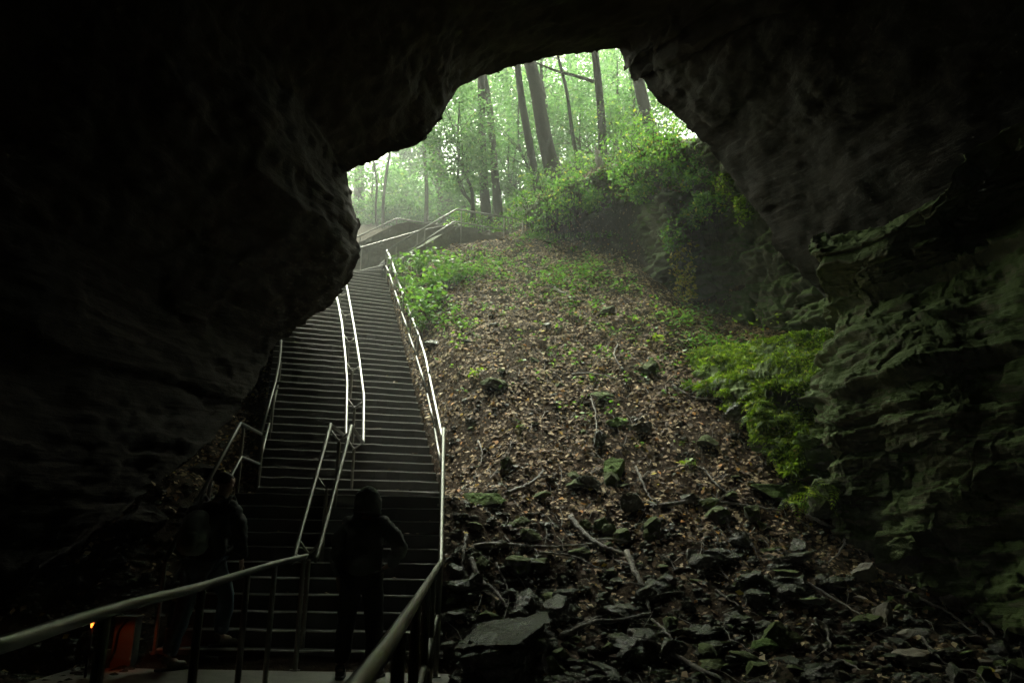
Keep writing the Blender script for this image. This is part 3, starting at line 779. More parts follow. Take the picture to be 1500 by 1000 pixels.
# a few leaves lying on the steps
Vs = []
for n in range(1, 52):
    L0, R0 = step_ends(n); L1, R1 = (step_ends(n + 1) if n < 51 else (L0 + Vector((-.1, .3, 0)), R0 + Vector((-.1, .3, 0))))
    for k in range(g.integers(1, 7)):
        u = g.uniform(0.02, 0.98); v = g.uniform(0.1, 0.9)
        if g.uniform() < .5: u = 1 - abs(g.normal(0, .12)) if g.uniform() < .6 else abs(g.normal(0, .1))
        u = min(max(u, .01), .99)
        p = L0.lerp(R0, u).lerp(L1.lerp(R1, u), v); Vs.append((p.x, p.y, RISE * n + 0.012))
V, Fc = leaf_mesh(np.array(Vs), g.uniform(0.05, 0.09, len(Vs)), 0.8, 0.6, 0.25, None, 6)
tag(build('scattered_leaves', V, Fc, M['litter']), 'a few fallen leaves scattered over the dark steps', 'leaf litter', kind='stuff')

def rock_verts(seed, sub=3, ax=(1, 1, 1), cuts=9, nz=0.10):
    bm = bmesh.new(); bmesh.ops.create_icosphere(bm, subdivisions=sub, radius=1.0)
    V = np.array([v.co[:] for v in bm.verts]); Ff = [tuple(v.index for v in f.verts) for f in bm.faces]; bm.free()
    gg = np.random.default_rng(seed)
    for k in range(cuts * 2):
        n = gg.normal(size=3); n /= np.linalg.norm(n); d = gg.uniform(0.42, 0.80)
        t_ = V @ n; over = t_ > d
        V[over] -= np.outer(t_[over] - d, n) * 1.0
    V = V * np.array(ax)
    V += (V / (np.linalg.norm(V, axis=1, keepdims=True) + 1e-6)) * (fbm(V * 1.0 + seed * 7.7, 0.6, 4, seed) * nz * 1.6 + nz * .6 * fbm(V + seed, 0.17, 2, seed + 1))[:, None]
    return V, Ff
# gravel and small broken stone (uncountable)
base_r = [rock_verts(900 + k, 1, (1, .75, .5), 5, 0.12) for k in range(8)]
Vg = []; Fg = []; off = 0
N = 17000
x = g.uniform(-7, 8, N); y = 6.6 + g.uniform(0, 1, N) ** 1.5 * 7.5
keep = ~((x > xL(y) - 0.1) & (x < xR(y) + 0.1)) & (g.uniform(0, 1, N) < np.where(y < 10.2, 1, 0.25)) & (y < np.interp(x, BX, BY))
x = x[keep]; y = y[keep]; z = gz(x, y)
for i in range(len(x)):
    bv, bf = base_r[i % 8]; s = 0.018 + 0.075 * g.uniform() ** 2.2
    a = g.uniform(0, 6.28); ca, sa = math.cos(a), math.sin(a)
    v = bv * s; v = np.stack([v[:, 0] * ca - v[:, 1] * sa, v[:, 0] * sa + v[:, 1] * ca, v[:, 2]], -1) + np.array([x[i], y[i], z[i] + s * .15])
    Vg.append(v); Fg.append(np.array(bf) + off); off += len(v)
tag(build('gravel', np.concatenate(Vg), np.concatenate(Fg), M['stone']), 'small broken grey stones filling the rubble between the larger rocks', 'gravel', kind='stuff')

# ------------------------------------------------------------------ rocks one by one
RKC = {}
LM = [(742, 985, 'largest slab'), (708, 738, 'wide low mossy rock'), (898, 700, 'bright mossy boulder'), (904, 622, 'flat topped mossy rock'), (958, 778, 'squared mossy block'), (720, 803, 'pale flat wet slab'), (890, 462, 'small half buried boulder'),
      (722, 570, 'dark hollowed rock'), (1083, 862, 'mossy yellow green rock'), (1148, 940, 'angular mossy rock'), (1112, 990, 'green mossy rock at the bottom edge'), (1305, 880, 'small bright green stone'), (1268, 850, 'tan blocky stone'), (1395, 875, 'tan wedge of stone'),
      (935, 968, 'rounded ribbed stone'), (905, 905, 'long flat topped grey rock'), (775, 895, 'wet shiny tilted rock'), (1210, 985, 'flat grey slab'), (1340, 965, 'broad low slab'), (870, 800, 'pale broken log'), (940, 860, 'dark knobbly branch'),
      (715, 870, 'curved grey branch'), (1000, 975, 'long grey log'), (770, 715, 'dark curved branch'), (1055, 748, 'long dark log'), (1075, 785, 'hooked grey branch'), (1225, 800, 'hook bent branch'), (1225, 888, 'straight thin stick'),
      (1370, 900, 'long rough stick'), (1430, 915, 'thick short branch'), (1490, 925, 'rounded tan stone'), (960, 935, 'thin bent sticks'), (952, 545, 'brown mossy hump'), (820, 432, 'pale chunk of wood'), (650, 560, 'upper right handrail')]
USED = set()
def near_label(px, py, adj, noun):
    c_ = sorted(LM, key=lambda l: (l[0] - px) ** 2 + (1.6 * (l[1] - py)) ** 2)[:8]
    for far in ('just', 'a little', 'well'):
        for lx, ly, nm in c_:
            dx, dy = px - lx, py - ly
            rel = ('left of' if dx < 0 else 'right of') if abs(dx) > abs(dy) * 1.2 else ('above' if dy < 0 else 'below')
            dist = math.hypot(dx, dy); want = 'just' if dist < 32 else ('a little' if dist < 70 else 'well')
            if want != far: continue
            lab = f"{adj} {noun} {far} {rel} the {nm}"
            if lab not in USED and len(lab.split()) <= 16: USED.add(lab); return lab
    lx, ly, nm = c_[0]; l2 = c_[1]
    lab = f"{adj} {noun} between the {nm} and the {l2[2]}"
    if len(lab.split()) > 16 or lab in USED: lab = f"{adj} {noun} near the {nm}"
    USED.add(lab); return lab
def rock(px, py, wpx, label, mat='stone', ax=(1, .8, .55), group=None, seed=None, sink=0.25, lift=0.0):
    p = on_ground(px, py); s = wpx / F * math.hypot(p.y, p.z) * 0.62
    sd_ = seed if seed is not None else int(rng.integers(0, 12)); key = (sd_, mat, ax)
    if key not in RKC:
        V, Ff = rock_verts(sd_, 3 if seed is None else (5 if sd_ == 41 else 4), ax)
        if sd_ == 41:
            V[:, 2] += .16 * V[:, 0] + .10 * V[:, 1]
            lay_ = np.floor((V[:, 2] + .07 * fbm(V, .7, 3, 2)) * 9); hh = _hash(lay_.astype(np.int64), lay_.astype(np.int64) * 0, lay_.astype(np.int64) * 0, 3)
            V[:, :2] *= (1 + .22 * (hh - .5))[:, None]; V += (.05 * fbm(V * np.array([1, 1, .3]), .3, 4, 7))[:, None] * np.array([0, 0, 1.0])
        o = build('rock', V, Ff, M[mat]); RKC[key] = o.data
    else:
        o = bpy.data.objects.new('rock', RKC[key]); COL.objects.link(o)
    o.location = (p.x, p.y, p.z + s * ax[2] * (1 - 2 * sink) * .5 + lift)
    o.rotation_euler = (rng.normal(0, .16), rng.normal(0, .16), rng.uniform(0, 6.28) if seed is None else 0.3)
    if seed == 41: o.rotation_euler = (-.17, .05, .35)
    o.scale = (s, s, s)
    tag(o, label, 'rock', group); return o
RK = [
 (742, 985, 175, 'largest rock, a dark slab with a sloping top beside the right rail', 'stone', (1, .7, .62), 41),
 (708, 738, 62, 'wide low mossy rock lying in the leaves just right of the lower right handrail', 'stone_bright', (1, .7, .5), 42),
 (898, 700, 46, 'bright mossy round boulder in the middle of the leafy slope', 'stone_bright', (.85, .8, .85), 43),
 (904, 622, 46, 'flat topped mossy rock just above the middle of the leafy slope', 'stone_bright', (1, .7, .45), 44),
 (877, 652, 32, 'dark pointed rock between the two brightest mossy rocks', 'stone', (.7, .7, .9), 45),
 (888, 582, 40, 'thin flat mossy stone lying across the slope above the centre', 'stone_moss', (1, .6, .25), 46),
 (945, 632, 38, 'grey tilted rock right of the flat topped mossy rock', 'stone', (1, .7, .6), 47),
 (952, 545, 40, 'brown mossy hump in the leaves on the upper right of the slope', 'stone_moss', (1, .8, .7), 48),
 (958, 778, 40, 'squared mossy block standing upright in the rubble', 'stone_moss', (.75, .7, .95), 49),
 (880, 775, 36, 'small rounded mossy rock left of the squared mossy block', 'stone_moss', (.8, .8, .7), 50),
 (926, 745, 40, 'rough dark rock just above the squared mossy block', 'stone', (.9, .8, .7), 51),
 (775, 790, 46, 'dark green mossy lump above the long dark stick', 'stone_moss', (1, .8, .6), 52),
 (758, 772, 34, 'dark rounded mossy rock behind the dark green lump', 'stone_moss', (1, .8, .6), 53),
 (846, 714, 36, 'low dark mossy rock left of the bright mossy boulder', 'stone_moss', (1, .7, .5), 54),
 (720, 803, 80, 'pale flat wet slab near the right rail, left of the pale log', 'stone_tan', (1, .55, .22), 55),
 (890, 462, 30, 'small dark boulder half buried near the top of the slope', 'stone_moss', (.9, .7, .7), 56),
 (722, 570, 44, 'dark hollowed rock in the leaves right of the upper flight', 'stone_moss', (1, .7, .45), 57),
 (690, 630, 26, 'narrow mossy stone lying right of the right handrail', 'stone_moss', (.5, 1, .4), 58),
 (632, 508, 26, 'small grey rock touching the right handrail below the green plants', 'stone', (1, .8, .6), 59),
 (1083, 862, 34, 'mossy yellow green rock in the rubble right of the forked sticks', 'stone_moss', (.9, .8, .75), 60),
 (1148, 940, 62, 'angular rock with a mossy top edge low in the rubble', 'stone_moss', (1, .7, .6), 61),
 (1120, 952, 38, 'rounded mossy rock touching the left end of the angular mossy rock', 'stone_bright', (.9, .8, .8), 62),
 (1112, 990, 44, 'green mossy rock at the bottom edge right of centre', 'stone_moss', (.9, .9, .8), 63),
 (1305, 880, 16, 'small bright green mossy stone in the gravel on the right', 'stone_bright', (.8, .8, .8), 64),
 (1268, 850, 62, 'tan blocky stone standing out by the foot of the dark right wall', 'stone_tan', (1, .6, .5), 65),
 (1395, 875, 44, 'tan wedge of stone against the foot of the right wall', 'stone_tan', (1, .6, .5), 66),
 (1488, 925, 44, 'rounded tan stone at the right edge of the photo', 'stone_tan', (1, .7, .7), 67),
 (935, 968, 46, 'rounded ribbed stone near the bottom edge in the centre', 'stone', (1, .8, .7), 68),
 (905, 905, 74, 'long flat topped grey rock left of the dark broken branch', 'stone', (1, .5, .35), 69),
 (775, 895, 70, 'wet shiny tilted rock above the largest slab', 'stone', (.9, .7, .6), 70),
 (820, 905, 76, 'dark square faced rock behind the curved branches', 'stone', (.9, .7, .75), 71),
 (1060, 762, 34, 'dark rock hidden under the long dark log', 'stone', (1, .7, .5), 72),
 (1210, 985, 60, 'flat grey slab low in the right rubble', 'stone', (1, .7, .4), 73),
 (1340, 965, 72, 'broad low slab in the gravel on the lower right', 'stone_tan', (1, .6, .3), 74),
 (1035, 650, 34, 'mossy fern covered stone in the leaves left of the mossy ledge', 'stone_moss', (1, .7, .5), 75),
]
for px, py, wp, lb, mt, ax, sd_ in RK: rock(px, py, wp, lb, mt, ax, seed=sd_)
gg = np.random.default_rng(77); cnt = 0
zones = [
 (165, (655, 1180), (805, 1010), (14, 46), 'dark wet stone packed among others in the rubble at the foot of the leafy slope', 'loose stones in the central rubble', ('stone', 'stone', 'stone', 'stone_moss')),
 (60, (1150, 1500), (835, 1010), (14, 44), 'dull brown stone lying in the gravel below the right wall', 'loose stones below the right wall', ('stone_tan', 'stone', 'stone_moss')),
 (34, (660, 1120), (690, 815), (14, 40), 'dark stone half covered by leaves where the rubble meets the slope', 'stones at the lower edge of the leaves', ('stone', 'stone_moss')),
 (26, (660, 1010), (440, 690), (8, 24), 'small stone poking through the leaves of the upper slope', 'small stones on the upper slope', ('stone', 'stone_moss')),
]
for n_, (x0, x1), (y0, y1), (s0, s1), lb, gp, mts in zones:
    for k in range(n_):
        px = gg.uniform(x0, x1); py = gg.uniform(y0, y1)
        if x0 > 1100 and py < 835 + (px - 1170) * 0.22: py = 850 + (px - 1170) * 0.24 + gg.uniform(0, 60)
        if py > 1012: continue
        w_ = gg.uniform(s0, s1) * (1 + (gg.uniform() < .12) * .5); mt_ = mts[int(gg.integers(0, len(mts)))]; si = int(gg.integers(0, 4))
        adj = ('tiny' if w_ < 16 else 'small' if w_ < 26 else 'middling' if w_ < 40 else 'large') + ' ' + {'stone': 'dark wet', 'stone_bright': 'mossy', 'stone_moss': 'mossy', 'stone_tan': 'dull tan'}[mt_]
        noun = ('slanting stone', 'flat stone', 'blocky stone', 'thin slab of stone')[si]
        rock(px, py, w_, near_label(px, py, adj, noun), mt_, ((1, .75, .5), (1, .6, .30), (.85, .8, .75), (1, .55, .2))[si], gp)
# stones left of the staircase
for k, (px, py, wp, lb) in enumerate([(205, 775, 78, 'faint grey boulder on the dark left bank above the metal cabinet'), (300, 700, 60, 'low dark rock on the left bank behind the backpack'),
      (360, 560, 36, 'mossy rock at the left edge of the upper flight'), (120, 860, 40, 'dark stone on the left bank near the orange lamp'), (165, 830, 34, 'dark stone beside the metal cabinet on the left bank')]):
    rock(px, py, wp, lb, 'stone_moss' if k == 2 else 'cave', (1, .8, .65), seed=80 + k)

# fallen blocks at the foot of the ledge and the wall
for k, (px, py, d, sc, rz, ax, lb, mt) in enumerate([
 (1148, 722, 10.75, .50, .5, (1, .75, .55), 'square edged mossy block at the foot of the mossy ledge with a fern below it', 'stone_bright'),
 (1212, 738, 10.25, .48, .2, (1, .7, .7), 'fern topped block between the mossy ledge and the dark wall', 'stone_moss'),
 (1188, 655, 10.95, .46, .9, (1, .7, .6), 'mossy block wedged between the ledge and the right wall', 'stone_bright'),
 (1085, 600, 12.0, .30, .3, (1, .8, .7), 'dark boulder tucked under the left brow of the mossy ledge', 'stone'),
 (1320, 815, 9.1, .42, .4, (1, .6, .5), 'low mossy block leaning on the foot of the right wall', 'stone_moss')]):
    V, Ff = rock_verts(150 + k, 4, ax, 8, .12)
    o = build('rock', V, Ff, M[mt]); o.location = at(px, py, d); o.scale = (sc, sc, sc); o.rotation_euler = (.1, -.08, rz); tag(o, lb, 'rock')

# ------------------------------------------------------------------ dead branches
def branch(pts, wpx, label, twigs=0, mat='branch', seed=0, lift=0.03):
    gg = np.random.default_rng(seed + 500)
    P = [on_ground(px, py) for px, py in pts]
    rad = wpx / F * math.hypot(P[0].y, P[0].z - EYE) * 0.5
    P = [p + Vector((0, 0, rad + lift + 0.03 * abs(gg.normal()))) for p in P]
    C_ = catmull(P, 9); n = len(C_)
    C_ = [p + Vector((gg.normal(0, .005), gg.normal(0, .005), gg.normal(0, .004))) for p in C_]
    rr = [rad * (0.95 - 0.62 * i / n) * (1 + .10 * gg.normal()) for i in range(n)]
    mb = MB(); mb.tube(C_, rr, 9)
    for k in range(twigs):
        i = int(gg.uniform(.2, .9) * (n - 1)); d = Vector((gg.normal(), gg.normal(), abs(gg.normal()) * .35)).normalized()
        L_ = gg.uniform(.12, .4); p = C_[i]
        mb.tube([p, p + d * L_ * .5 + Vector((0, 0, .02)), p + d * L_ + Vector((0.03, 0, 0))], [rr[i] * .5, rr[i] * .35, rr[i] * .15], 6)
    o = mb.build('branch', M[mat], None, True)
    c = sum(P, Vector()) / len(P)
    tag(o, label, 'branch'); return o
BR = [
 ([(835, 768), (862, 800), (890, 812), (920, 824)], 9, 'pale thick broken log leaning down through the middle of the rubble', 2),
 ([(918, 822), (934, 855), (945, 880), (953, 908)], 9, 'dark knobbly branch hanging down from the end of the pale log', 3),
 ([(742, 806), (800, 808), (872, 805)], 6, 'long straight dark stick lying level left of the pale log', 0),
 ([(790, 817), (838, 828), (892, 850)], 4, 'thin pale curved stick below the long dark stick', 1),
 ([(689, 828), (703, 860), (725, 885), (742, 905)], 9, 'curved grey branch near the right rail above the largest slab', 1),
 ([(683, 797), (679, 822), (676, 846)], 6, 'short upright grey stick close to the right rail', 0),
 ([(727, 832), (742, 868), (745, 890), (739, 915)], 3, 'thin forked twig right of the curved grey branch', 3),
 ([(822, 942), (870, 928), (905, 924), (955, 918)], 8, 'dark smooth branch lying across the rocks near the bottom centre', 1),
 ([(826, 936), (870, 918), (920, 900)], 4, 'thin pale stick just above the dark smooth branch', 1),
 ([(922, 935), (965, 962), (1010, 985), (1060, 1008)], 10, 'long grey log running off the bottom edge of the photo', 2),
 ([(955, 918), (978, 938), (997, 968)], 4, 'pair of thin bent sticks above the long grey log', 2),
 ([(742, 732), (768, 722), (783, 712), (796, 695)], 8, 'dark curved branch in the leaves right of the wide low mossy rock', 1),
 ([(932, 690), (943, 718), (952, 735), (967, 750)], 4, 'thin pale stick below the bright mossy boulder', 2),
 ([(968, 748), (1020, 744), (1080, 748), (1145, 758)], 7, 'long dark log lying level below the leafy slope on the right', 2),
 ([(1064, 752), (1068, 780), (1080, 795), (1105, 806)], 5, 'hooked grey branch dropping from the long dark log', 1),
 ([(1182, 764), (1215, 782), (1236, 795), (1235, 815), (1214, 838)], 6, 'smooth root like branch bent like a hook by the right wall', 0),
 ([(1172, 860), (1220, 886), (1276, 917)], 4, 'straight thin stick sloping down right across the gravel', 0),
 ([(1312, 865), (1350, 888), (1390, 910), (1432, 940)], 5, 'long rough stick in front of the foot of the right wall', 1),
 ([(1398, 893), (1430, 912), (1460, 942)], 9, 'thick short branch near the right edge below the wall', 0),
 ([(1352, 943), (1372, 970), (1400, 986), (1450, 995)], 4, 'thin bent stick at the lower right of the gravel', 1),
 ([(1195, 915), (1212, 932), (1217, 958)], 5, 'short curved stick above the flat grey slab', 0),
 ([(1044, 815), (1055, 838), (1068, 866)], 4, 'short grey stick beside the mossy yellow green rock', 0),
 ([(1208, 962), (1240, 982), (1266, 1003)], 4, 'thin stick touching the bottom edge right of centre', 0),
 ([(866, 590), (872, 615), (874, 650)], 3, 'thin upright twig left of the flat topped mossy rock', 1),
 ([(838, 553), (870, 557), (908, 563)], 4, 'dark level stick in the leaves above the thin flat stone', 1),
 ([(985, 575), (1015, 588), (1050, 592)], 5, 'dark branch entering the hollow of the mossy ledge', 2),
 ([(812, 428), (822, 434), (832, 437)], 6, 'short pale chunk of wood near the top of the slope', 0),
 ([(905, 510), (900, 525), (908, 545)], 3, 'pale twig in the leaves on the upper slope', 1),
 ([(1048, 870), (1080, 893), (1112, 912)], 3, 'thin dark stick right of the dark broken branch', 0),
 ([(700, 655), (706, 672), (703, 690)], 3, 'small twig standing in the leaves right of the rail', 1),
 ([(1030, 690), (1050, 715), (1075, 735)], 3, 'pair of pale twigs in the leaves left of the mossy ledge', 2),
 ([(975, 700), (1010, 690), (1040, 700)], 3, 'thin curved twig in the leaves on the right of the slope', 1),
]
for i, (pts, wp, lb, tw) in enumerate(BR): branch(pts, wp, lb, tw, seed=i)
# little twigs nobody could count
mb = MB(); gg = np.random.default_rng(91)
for k in range(650):
    x_ = gg.uniform(-0.7, 6.2); y_ = gg.uniform(7.2, 15)
    if x_ < xR(y_) + .1 or y_ > np.interp(x_, BX, BY) or (x_ > 3.3 + (12.3 - y_) * .6): continue
    a = gg.uniform(0, 6.28); L_ = gg.uniform(.08, .35); z0 = gzf(x_, y_) + .03; x1 = x_ + math.cos(a) * L_; y1 = y_ + math.sin(a) * L_
    mb.tube([(x_, y_, z0), ((x_ + x1) / 2 + .02, (y_ + y1) / 2, (z0 + gzf(x1, y1) + .03) / 2 + .02), (x1, y1, gzf(x1, y1) + .03)], [.006, .005, .003], 4, False)
tag(mb.build('twigs', M['branch']), 'thin broken twigs scattered through the leaves and rubble', 'twigs', kind='stuff')

# ------------------------------------------------------------------ leafy plants
def sprays(center, rad, ncl, nper, size, seed, droop=0.0, spread=0.22):
    gg = np.random.default_rng(seed)
    d = gg.normal(size=(ncl, 3)); d /= np.linalg.norm(d, axis=1, keepdims=True)
    c = d * (gg.uniform(0.35, 1.0, (ncl, 1)) ** 0.6) * np.array(rad)
    P = np.repeat(c, nper, 0) + gg.normal(size=(ncl * nper, 3)) * np.array([spread, spread, spread * .35]) * (np.mean(rad) * 1.0)
    P[:, 2] -= droop * np.abs(gg.normal(size=len(P))) * np.mean(rad)
    s = size * gg.uniform(.6, 1.3, len(P))
    return P + np.array(center), s, c + np.array(center)

def shrub(base, center, rad, ncl, nper, size, label, seed, mat='leafb', group=None, droop=0.1, cat='bush', name='bush'):
    e = empty(name, base, label, cat, group)
    P, s, c = sprays(center, rad, ncl, nper, size, seed, droop)
    V, Fc = leaf_mesh(P, s, 0.45, 0.6, 0.2, None, seed)
    build('foliage', V, Fc, M[mat], e)
    mb = MB(); b0 = Vector(base); gg = np.random.default_rng(seed)
    for k in range(min(len(c), 14)):
        q = Vector(c[k]); md = b0.lerp(q, .5) + Vector((gg.normal(0, .1), gg.normal(0, .1), .12)) * np.mean(rad)
        mb.tube([b0, md, q], [.016, .011, .005], 5, False)
    mb.build('stems', M['bark'], e)
    return e
from mathutils.bvhtree import BVHTree
DGR = bpy.context.evaluated_depsgraph_get()
bvhs = [BVHTree.FromObject(bank_o, DGR), BVHTree.FromObject(bpy.data.objects['ground'], DGR)]
def surf_d(px, py, dflt):
    o_ = Vector((0, 0, EYE)); dv_ = (at(px, py, 10) - o_).normalized(); best = dflt
    for bv_ in bvhs:
        h_ = bv_.ray_cast(o_, dv_, 60)
        if h_[0] is not None: best = min(best, h_[0].y)
    return best
BU = [
 (772, 300, 22.2, .75, 'pale green bush at the right end of the top handrail'),
 (792, 268, 23.0, .9, 'tall bush in front of the paired leaning trunks'),
 (812, 312, 21.6, .8, 'round dark green bush above the left end of the bank rock'),
 (842, 282, 22.3, .9, 'spreading bush right of the largest leaning trunk'),
 (850, 246, 24.0, 1.0, 'feathery bush behind the bank, left of the broken stump'),
 (872, 290, 21.2, .5, 'dark drooping bush over the black hollow of the bank'),
 (884, 236, 22.8, 1.0, 'bright bush around the foot of the straight dark trunk'),
 (925, 205, 22.5, 1.0, 'airy bush under the bright gap in the trees'),
 (932, 255, 20.6, .85, 'leafy bush hanging over the upper bank'),
 (960, 205, 21.0, .9, 'bright leafy bush beside the hanging rock tip'),
 (948, 282, 19.4, .45, 'small leaved bush rooted on the bank face'),
 (988, 218, 19.6, .8, 'bush pressed against the sloping cave lip'),
 (992, 255, 18.8, .5, 'bush on top of the projecting bank rock'),
 (1022, 262, 17.9, .6, 'bush in the corner between bank and cave lip'),
 (1016, 318, 17.7, .42, 'light green trailing bush on the front of the bank rock'),
 (1042, 296, 17.2, .5, 'hanging green plant below the cave lip'),
 (795, 330, 21.8, .55, 'low leafy bush right of the near retaining wall'),
 (982, 178, 23.0, 1.0, 'pale bush just under the cave lip, highest on the bank'),
 (900, 180, 25.5, 1.1, 'soft pale bush far back between two dark trunks'),
 (700, 334, 26.5, .8, 'low bush seen between the top rails left of the dark pair'),
 (745, 332, 25.0, .8, 'low bush seen through the top rails right of the dark pair'),
 (680, 322, 28.0, .8, 'low misty bush behind the bend of the top handrail'),
]
for i, (px, py, d, r_, lb) in enumerate(BU):
    d = min(d, surf_d(px, py, 99) - .22 * r_)
    r_ *= .74 if py > 240 else .9
    c = at(px, py, d); b0 = c + Vector((0.1, .4, -r_ * .7))
    shrub(tuple(b0), tuple(c), (r_ * 1.15, r_, r_ * .8), int(30 + 24 * r_), 14, 0.10, lb, 1000 + i, droop=0.2 if 'hang' in lb or 'droop' in lb or 'trail' in lb else .08)
# yellowing climber on the rock column
for i, (px, py, d, r_, lb, mt) in enumerate([(1000, 375, 17.2, .38, 'yellowing climber on the pale rock column, upper clump', 'leafy'), (1004, 412, 17.0, .30, 'yellow leaved plant at the foot of the pale rock column', 'leafy'),
       (1062, 268, 16.4, .32, 'bright green fern like plant hanging from the cave lip', 'fern'), (1085, 300, 15.9, .25, 'last small hanging plant low on the cave lip', 'fern'), (985, 340, 17.7, .3, 'thin green vine tuft beside the pale rock column', 'leafb')]):
    d = min(d, surf_d(px, py, 99) - .12); c = at(px, py, d); shrub(tuple(c + Vector((.1, .3, r_ * .8))), tuple(c), (r_ * .8, r_ * .7, r_ * 1.3), 22, 9, 0.095, lb, 1100 + i, mt, droop=.5, cat='climbing plant', name='climber')
# hanging rootlets and vines on the bank
mb = MB(); gg = np.random.default_rng(55)
for k in range(240):
    px = gg.uniform(770, 1060); py = np.interp(px, [770, 850, 930, 1000, 1060], [325, 318, 315, 290, 300]) + gg.normal(0, 14)
    d = np.interp(px, [770, 850, 930, 1000, 1060], [21.3, 20.0, 19.0, 17.6, 16.6])
    p = at(px, py, d); L_ = gg.uniform(.3, 1.4)
    mb.tube([p, p + Vector((gg.normal(0, .06), -.03, -L_ * .5)), p + Vector((gg.normal(0, .12), .05, -L_))], [.009, .007, .003], 4, False)
tag(mb.build('hanging_rootlets', M['bark']), 'thin rootlets and vines hanging over the bank hollow', 'roots', kind='stuff')

# small leaves, moss tufts and litter clinging to the bank rock
bm_, bn_ = bankq.shape[:2]; N = 30000
i = gg.uniform(.22, .97, N) * (bm_ - 2); j = gg.uniform(.30, .99, N) * (bn_ - 2); i0 = i.astype(int); j0 = j.astype(int)
P = bankq[i0, j0] + (bankq[i0 + 1, j0] - bankq[i0, j0]) * (i - i0)[:, None] + (bankq[i0, j0 + 1] - bankq[i0, j0]) * (j - j0)[:, None]
fr_ = i / bm_
kp = (fbm(P, .55, 3, 14) + (fr_ - .68) * 1.6 + gg.normal(0, .12, N)) > 0.12
P = P[kp] + gg.normal(size=(kp.sum(), 3)) * .05 - np.array([0, .07, 0])
half = gg.uniform(size=len(P)) < .55
V, Fc = leaf_mesh(P[half], gg.uniform(.05, .12, half.sum()), .3, .6, .2, np.tile([0, -.7, .7], (half.sum(), 1)), 15)
tag(build('bank_leaves', V, Fc, M['leafb']), 'small green leaves and seedlings clinging all over the bank', 'ground cover', kind='stuff')
V, Fc = leaf_mesh(P[~half], gg.uniform(.05, .10, (~half).sum()), .5, .6, .2, np.tile([0, -.3, .9], ((~half).sum(), 1)), 16)
tag(build('bank_litter', V, Fc, M['litter']), 'dead leaves caught between the roots and bushes of the bank', 'leaf litter', kind='stuff')

# plants by the right handrail
gg = np.random.default_rng(31)
spots = [(600, 398), (622, 392), (645, 385), (664, 392), (610, 415), (632, 412), (655, 410), (600, 432), (622, 434), (645, 430), (604, 452), (628, 456), (585, 392), (668, 402), (590, 412), (618, 474), (640, 404), (612, 385)]
srt = sorted(spots, key=lambda q: q[1]); ORD = ['topmost', 'second', 'third', 'fourth', 'fifth', 'sixth', 'seventh', 'eighth', 'ninth', 'tenth']
def plant_label(q):
    side = 'touching the rail' if q[0] < 606 + (q[1] - 390) * .25 else ('on the slope side' if q[0] > 636 else 'in the middle')
    grp = [r_ for r_ in srt if ('touching the rail' if r_[0] < 606 + (r_[1] - 390) * .25 else ('on the slope side' if r_[0] > 636 else 'in the middle')) == side]
    k_ = grp.index(q); return f"bright green plant {side} of the handrail patch, {ORD[k_]}{'' if k_ == 0 else ' from the top'}" if side != 'touching the rail' else f"bright green plant touching the upper right handrail, {ORD[k_]}{'' if k_ == 0 else ' from the top'}"
for i, (px, py) in enumerate(spots):
    p = on_ground(px, py + 14); h = gg.uniform(.35, .75)
    e = empty('leafy_plant', p, plant_label(spots[i]), 'plant', 'green plants beside the right handrail')
    mb = MB(); Pl = []
    for k in range(9):
        a = gg.uniform(0, 6.28); l_ = h * gg.uniform(.5, 1.1); q = p + Vector((math.cos(a) * l_ * .5, math.sin(a) * l_ * .5, l_))
        mb.tube([p, p.lerp(q, .5) + Vector((0, 0, .06)), q], [.007, .005, .003], 4, False)
        for j in range(9):
            Pl.append(tuple(q.lerp(p, gg.uniform(0, .5)) + Vector(gg.normal(0, .085, 3))))
    mb.build('stems', M['leafp'], e)
    V, Fc = leaf_mesh(np.array(Pl), gg.uniform(.09, .17, len(Pl)), .65, .62, .2, None, 40 + i)
    build('foliage', V, Fc, M['leafp'], e)
# low green cover over the upper slope
Pc = []
cl = [(840, 402, 60, 20, 120), (860, 425, 90, 22, 60), (780, 450, 150, 60, 55), (880, 560, 150, 90, 40), (720, 385, 45, 14, 70), (700, 400, 30, 14, 90), (1000, 470, 60, 16, 60), (660, 470, 30, 40, 60), (900, 500, 110, 60, 50), (760, 420, 120, 40, 60), (850, 350, 60, 12, 60), (800, 350, 30, 10, 60), (1050, 510, 50, 12, 90)]
for cx, cy, sx, sy, n_ in cl:
    for k in range(n_):
        px, py = gg.normal(cx, sx * .6), gg.normal(cy, sy * .6)
        if px < 640 and py > 480: px += 60
        p = on_ground(px, max(py, 352), dmin=9)
        for j in range(6): Pc.append(tuple(p + Vector((gg.normal(0, .08), gg.normal(0, .08), gg.uniform(.03, .2)))))
V, Fc = leaf_mesh(np.array(Pc), gg.uniform(.05, .11, len(Pc)), .7, .62, .2, None, 77)
tag(build('ground_cover', V, Fc, M['leafp']), 'low green seedlings growing through the leaves of the upper slope', 'ground cover', kind='stuff')
